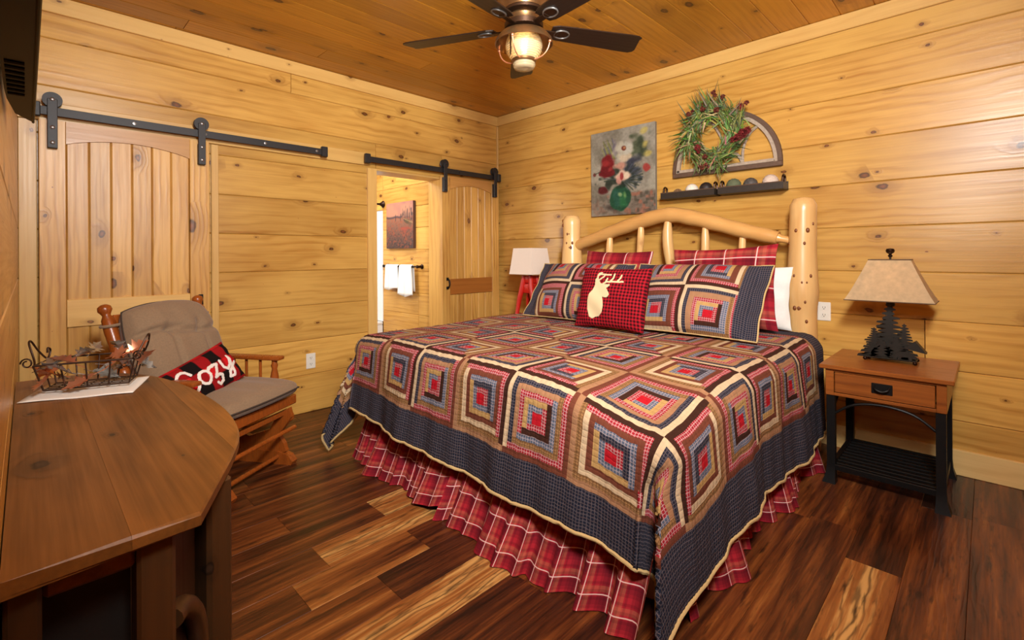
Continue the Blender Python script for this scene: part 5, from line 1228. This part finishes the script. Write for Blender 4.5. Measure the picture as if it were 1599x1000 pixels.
p.ell(0.88, 0.51, 0.05, 0.055, (176, 52, 44), 30, 0.4, 0.95, 0.4, 23); p.ell(0.20, 0.30, 0.085, 0.05, (96, 24, 26), 0, 0.4, 1, 0.35, 24); p.ell(0.06, 0.505, 0.035, 0.03, (120, 50, 44), 0, 0.4, 0.9, 0.3, 25); p.line([(0.06, 0.51), (0.16, 0.53)], 0.008, (70, 70, 50))
p.ell(0.475, 0.19, 0.175, 0.155, (24, 82, 52), 0, 0.12, 1, 0.06, 26); p.ell(0.42, 0.20, 0.085, 0.12, (38, 100, 84), 0, 0.5, 0.6, 0.3, 27); p.ell(0.52, 0.18, 0.085, 0.11, (44, 126, 66), 0, 0.6, 0.7, 0.3, 28); p.ell(0.475, 0.24, 0.045, 0.035, (150, 176, 110), 0, 0.6, 0.85, 0.4, 29); p.ell(0.55, 0.22, 0.03, 0.05, (120, 168, 90), 10, 0.6, 0.8, 0.4, 30); p.ell(0.475, 0.325, 0.095, 0.022, (26, 62, 44), 0, 0.3, 0.9, 0.1, 31)
p.a = 0.72*p.a+0.14*p.a.mean(2, keepdims=True)+(p.nz(50, 60, 77)[..., None]-0.5)*12+(p.nz(24, 70, 78)[..., None]-0.5)*10
canvas('floral_painting', 'canvas painting of flowers in a green vase above the left headboard post', 'right', (0, -1.578, 1.948), 0.632, 0.744, 0.03, p, (120, 112, 98))
p = Paint(80, 78, (180, 120, 92))
sky = np.clip((p.Y-0.66)/0.03, 0, 1); p.blend(sky, (222, 158, 126)); p.blend(sky*np.clip((p.nz(6, 8, 1)-0.4)*1.5, 0, 0.7), (196, 128, 122))
gr = 1-sky; p.blend(gr*np.clip((0.66-p.Y)/0.66, 0, 1), (96, 72, 66)); p.blend(gr*np.clip((p.nz(22, 26, 2)-0.5)*3, 0, 0.6), (190, 96, 66)); p.blend(gr*np.clip((p.nz(34, 40, 3)-0.55)*4, 0, 0.7)*np.clip(1-p.Y*1.6, 0, 1), (60, 52, 56)); p.ell(0.72, 0.40, 0.22, 0.07, (196, 82, 64), 0, 0.6, 0.7, 0.4, 4)
p.blend(np.clip((0.035-np.abs(p.Y-0.67-0.02*p.nz(12, 3, 5)))/0.03, 0, 1)*(p.X < 0.6), (96, 74, 78))
for i, (x_, h__) in enumerate(((0.62, 0.20), (0.68, 0.16), (0.74, 0.26), (0.80, 0.22), (0.87, 0.28), (0.93, 0.24), (0.55, 0.12), (0.36, 0.12), (0.97, 0.2))):
    p.ell(x_, 0.60+h__/2, 0.022, h__/2+0.05, (72, 58, 66) if i % 2 else (96, 78, 72), 0, 0.5, 0.85, 0.5, 10+i)
p.ell(0.80, 0.56, 0.16, 0.06, (92, 82, 58), -10, 0.5, 0.8, 0.5, 30); p.line([(0.66, 0.64), (0.82, 0.585), (0.98, 0.54)], 0.012, (206, 180, 120), 0.6)
p.a *= 0.74
canvas('meadow_painting', 'canvas picture of a red meadow with dark firs on the bathroom wall', 'right', (BX, 0.94, 1.578), 0.555, 0.525, 0.035, p, (86, 56, 44))

# ------------------------------------------------------------------ arched window frame, wreath, tray shelves
AW = Thing('arched_window_frame', 'weathered half round wooden window frame hung above the headboard', 'wall decor', (0, -2.437, 1.868))
AWT = AX['right'].to_4x4()
def aw(nm, mb, mat): o = AW.part(nm, mb, M[mat], smooth=30); o.matrix_local = AWT; return o
def arcband(r0, r1, z0, z1, a0=0, a1=180, n=36, sy=1.0):
    vs = []; fs = []
    for i in range(n+1):
        a = R(a0+(a1-a0)*i/n); c, s_ = math.cos(a), math.sin(a)*sy
        vs += [(r0*c, r0*s_, z0), (r1*c, r1*s_, z0), (r1*c, r1*s_, z1), (r0*c, r0*s_, z1)]
    for i in range(n):
        for k in range(4): fs.append((i*4+k, i*4+(k+1) % 4, i*4+4+(k+1) % 4, i*4+4+k))
    fs += [(0, 1, 2, 3), (4*n+3, 4*n+2, 4*n+1, 4*n)]
    return MB().add(vs, fs)
aw('outer_arch', arcband(0.365, 0.392, 0.001, 0.034, sy=1.06), 'brown_tin'); aw('inner_arch', arcband(0.340, 0.3645, 0.001, 0.028, sy=1.06), 'muntin')
aw('sill_bar', MB().box((-0.392, -0.034, 0.001), (0.392, -0.0005, 0.034), 0.003), 'brown_tin'); aw('inner_sill', MB().box((-0.3635, 0.0, 0.001), (0.3635, 0.024, 0.028), 0.003), 'muntin')
aw('muntin_arch', arcband(0.122, 0.140, 0.002, 0.022, sy=0.95), 'muntin')
for s_ in (-1, 1):
    pth = smoothpath([(s_*0.131, 0.02, 0.012), (s_*0.132, 0.10, 0.012), (s_*0.150, 0.17, 0.012), (s_*0.185, 0.23, 0.012), (s_*0.235, 0.268, 0.012)], 5)
    aw('curved_muntin', MB().tube(pth, 0.0105, 8), 'muntin')
    pth = smoothpath([(s_*0.06, 0.115, 0.012), (0.0, 0.19, 0.012), (-s_*0.045, 0.28, 0.012), (-s_*0.085, 0.345, 0.012)], 5)
    aw('curved_muntin', MB().tube(pth, 0.0095, 8), 'muntin')
WR = Thing('wreath', 'green grass wreath with dark red flowers hung on the arched window frame', 'wreath', (-0.075, -2.375, 2.11))
WT = AX['right'].to_4x4(); rd = random.Random(12)
hoop = MB().tube([(0.165*math.cos(a), 0.175*math.sin(a), 0) for a in ln(0, 6.1, 40)], 0.016, 8, closed=True)
o = WR.part('twig_hoop', hoop, plain('twig', (84, 62, 36), 0.9)); o.matrix_local = WT
fol = MB()
GC = [(112, 128, 52), (84, 108, 44), (140, 146, 72), (66, 88, 40), (166, 164, 96), (96, 120, 60), (190, 176, 120)]
for i in range(900):
    a = rd.uniform(0, 6.283); rr = 0.165+rd.gauss(0, 0.030); c_ = Vector((rr*math.cos(a), rr*1.05*math.sin(a), rd.uniform(-0.01, 0.045)))
    d0 = a+math.pi/2+rd.gauss(0.12, 0.42)
    if rd.random() < 0.16: d0 = a+rd.gauss(0, 0.6)
    ln_ = rd.uniform(0.07, 0.15)
    if 1.1 < a < 2.2 and rd.random() < 0.35: d0 = rd.uniform(1.2, 2.2); ln_ *= 1.25
    if 4.0 < a < 5.2 and rd.random() < 0.3: d0 = rd.uniform(4.2, 5.4)
    d = Vector((math.cos(d0), math.sin(d0), rd.uniform(-0.1, 0.35))); sd_ = Vector((-d.y, d.x, rd.uniform(-0.5, 0.5))).normalized()
    wv = rd.uniform(0.003, 0.007); bend = Vector((rd.uniform(-1, 1), rd.uniform(-1, 1), rd.uniform(-0.4, 0.5)))*ln_*0.22
    col = lin([v*rd.uniform(0.6, 0.98) for v in rd.choice(GC)]); vs = []
    for k in range(4):
        s = k/3; pnt = c_+d*ln_*s+bend*s*s; hw = wv*(1-s**1.6)+0.0004
        if pnt.z < -0.035: pnt.z = -0.035
        vs += [pnt-sd_*hw, pnt+sd_*hw]
    fol.add(vs, [(0, 1, 3, 2), (2, 3, 5, 4), (4, 5, 7, 6)], col)
o = WR.part('grass_foliage', fol, M['leafcol'], smooth=0); o.matrix_local = WT; o['kind'] = 'stuff'
M['flower'] = plain('dried_red_flower', (124, 26, 24), 0.85, 0, 0.3, 60, 0.3); M['berry'] = plain('rust_flower', (118, 48, 28), 0.85, 0, 0.3, 60, 0.3)
for (x, y, r_, mt) in ((0.235, -0.035, 0.034, 'flower'), (0.20, -0.06, 0.028, 'flower'), (0.265, -0.02, 0.026, 'flower'), (0.165, -0.07, 0.022, 'flower'), (-0.085, -0.085, 0.024, 'flower'), (-0.075, -0.11, 0.02, 'flower'), (-0.03, -0.165, 0.022, 'berry'), (-0.055, -0.23, 0.024, 'berry'), (-0.02, -0.225, 0.022, 'berry'), (-0.155, 0.175, 0.022, 'berry'), (-0.125, 0.19, 0.016, 'berry'), (-0.045, 0.195, 0.022, 'berry'), (0.055, 0.165, 0.022, 'berry'), (0.10, 0.25, 0.018, 'berry'), (0.22, 0.155, 0.024, 'flower'), (0.26, 0.17, 0.018, 'berry'), (0.03, 0.30, 0.018, 'berry'), (0.045, 0.275, 0.016, 'berry')):
    mb = MB()
    for i in range(26):
        v = Vector((rd.gauss(0, 1), rd.gauss(0, 1), abs(rd.gauss(0, 1)))).normalized()*r_; q_ = Vector((rd.gauss(0, 1), rd.gauss(0, 1), rd.gauss(0, 1))).normalized().cross(v).normalized()*r_*0.35
        b0 = Vector((x, y, 0.05)); mb.add([b0+v*0.2-q_*0.4, b0+v*0.2+q_*0.4, b0+v+q_, b0+v*1.05-q_], [(0, 1, 2, 3)])
    mb.sphere((x, y, 0.05), r_*0.6, 10, 7)
    o = WR.part('dried_flower', mb, M[mt], smooth=0); o.matrix_local = WT
def tray(label, ya, yb):
    t = Thing('tray_shelf', label, 'shelf', (0, (ya+yb)/2, 1.665), group='dark metal tray shelves'); w2 = abs(yb-ya)/2
    t.part('tray_floor', MB().box((-0.118, -w2, 0.0), (-0.001, w2, 0.004)), M['grey_tin'])
    t.part('tray_walls', MB().box((-0.120, -w2, 0.0), (-0.116, w2, 0.048), 0.001).box((-0.005, -w2, 0.004), (-0.001, w2, 0.060), 0.001).box((-0.116, -w2, 0.004), (-0.005, -w2+0.004, 0.046)).box((-0.116, w2-0.004, 0.004), (-0.005, w2, 0.046)), M['grey_tin'])
    t.part('rolled_rim', MB().tube([(-0.118, -w2, 0.048), (-0.118, w2, 0.048)], 0.004, 8), M['brown_tin'])
    for s in (-1, 1):
        y_ = s*(w2-0.012)
        t.part('end_handle', MB().tube(smoothpath([(-0.085, y_, 0.045), (-0.085, y_, 0.085), (-0.06, y_, 0.098), (-0.035, y_, 0.085), (-0.035, y_, 0.045)], 5), 0.007, 8), M['bronze'])
    return t
tray('left dark metal tray shelf under the arched window frame', -1.985, -2.405)
tray('right dark metal tray shelf under the arched window frame', -2.43, -2.86)
def rattan(r_, n_=14, th=0.0028, seed=0):
    rd_ = random.Random(seed); mb = MB()
    for i in range(n_):
        ax = Vector((rd_.gauss(0, 1), rd_.gauss(0, 1), rd_.gauss(0, 1))).normalized(); u = ax.orthogonal().normalized(); v = ax.cross(u); rr = r_*rd_.uniform(0.93, 1.0)-th
        mb.tube([(u*math.cos(a)+v*math.sin(a))*rr for a in ln(0, 2*math.pi*23/24, 24)], th, 5, closed=True)
    return mb
def knobbly(r_, seed=0, amp=0.06, f=7):
    mb = MB(); n_, m_ = 28, 18; vs = []; fs = []
    for j in range(m_+1):
        for i in range(n_):
            th, ph = math.pi*j/m_, 2*math.pi*i/n_; k = 1+amp*(math.sin(f*th+seed)*math.sin(f*ph+seed*2)); vs.append((r_*k*math.sin(th)*math.cos(ph), r_*k*math.sin(th)*math.sin(ph), r_*k*math.cos(th)))
    for j in range(m_):
        for i in range(n_): fs.append((j*n_+i, j*n_+(i+1) % n_, (j+1)*n_+(i+1) % n_, (j+1)*n_+i))
    return mb.add(vs, fs)
def ball(mb, mat, y_, r_, label): 
    o = obj('decor_ball', mb, mat, None, 60); o.location = (-0.061, y_, 1.6695+r_*1.085); tag(o, label, 'ball', 'decor balls on the tray shelves')
M['wick'] = plain('wicker_brown', (124, 92, 60), 0.7); M['mossy'] = plain('mossy_green', (104, 112, 82), 0.9, 0, 0.6, 60, 0.4); M['balldark'] = plain('dark_ball', (38, 26, 24), 0.6, 0, 0.6, 70, 0.3); M['ballgrey'] = plain('speckled_grey', (112, 104, 98), 0.7, 0, 0.6, 60, 0.8); M['ballwhite'] = plain('white_ball', (230, 220, 204), 0.8, 0, 0.4, 70, 0.15); M['ballpink'] = plain('off_white_ball', (224, 202, 184), 0.85, 0, 0.6, 90, 0.3)
ball(rattan(0.036, 18, 0.003, 2), M['wick'], -2.10, 0.036, 'small brown wicker ball at the left end of the left tray shelf')
ball(knobbly(0.048, 1, 0.02), M['ballwhite'], -2.213, 0.048, 'smooth white ball on the left tray shelf')
ball(knobbly(0.048, 2, 0.04), M['balldark'], -2.322, 0.048, 'dark brown ball on the left tray shelf')
ball(knobbly(0.050, 3, 0.05), M['mossy'], -2.522, 0.050, 'mossy green ball on the right tray shelf')
gb = knobbly(0.047, 4, 0.03); ball(gb, M['ballgrey'], -2.636, 0.047, 'speckled grey ball in the middle of the right tray shelf')
ball(knobbly(0.050, 5, 0.07, 9), M['ballpink'], -2.765, 0.050, 'knobbly off-white ball on the right tray shelf')
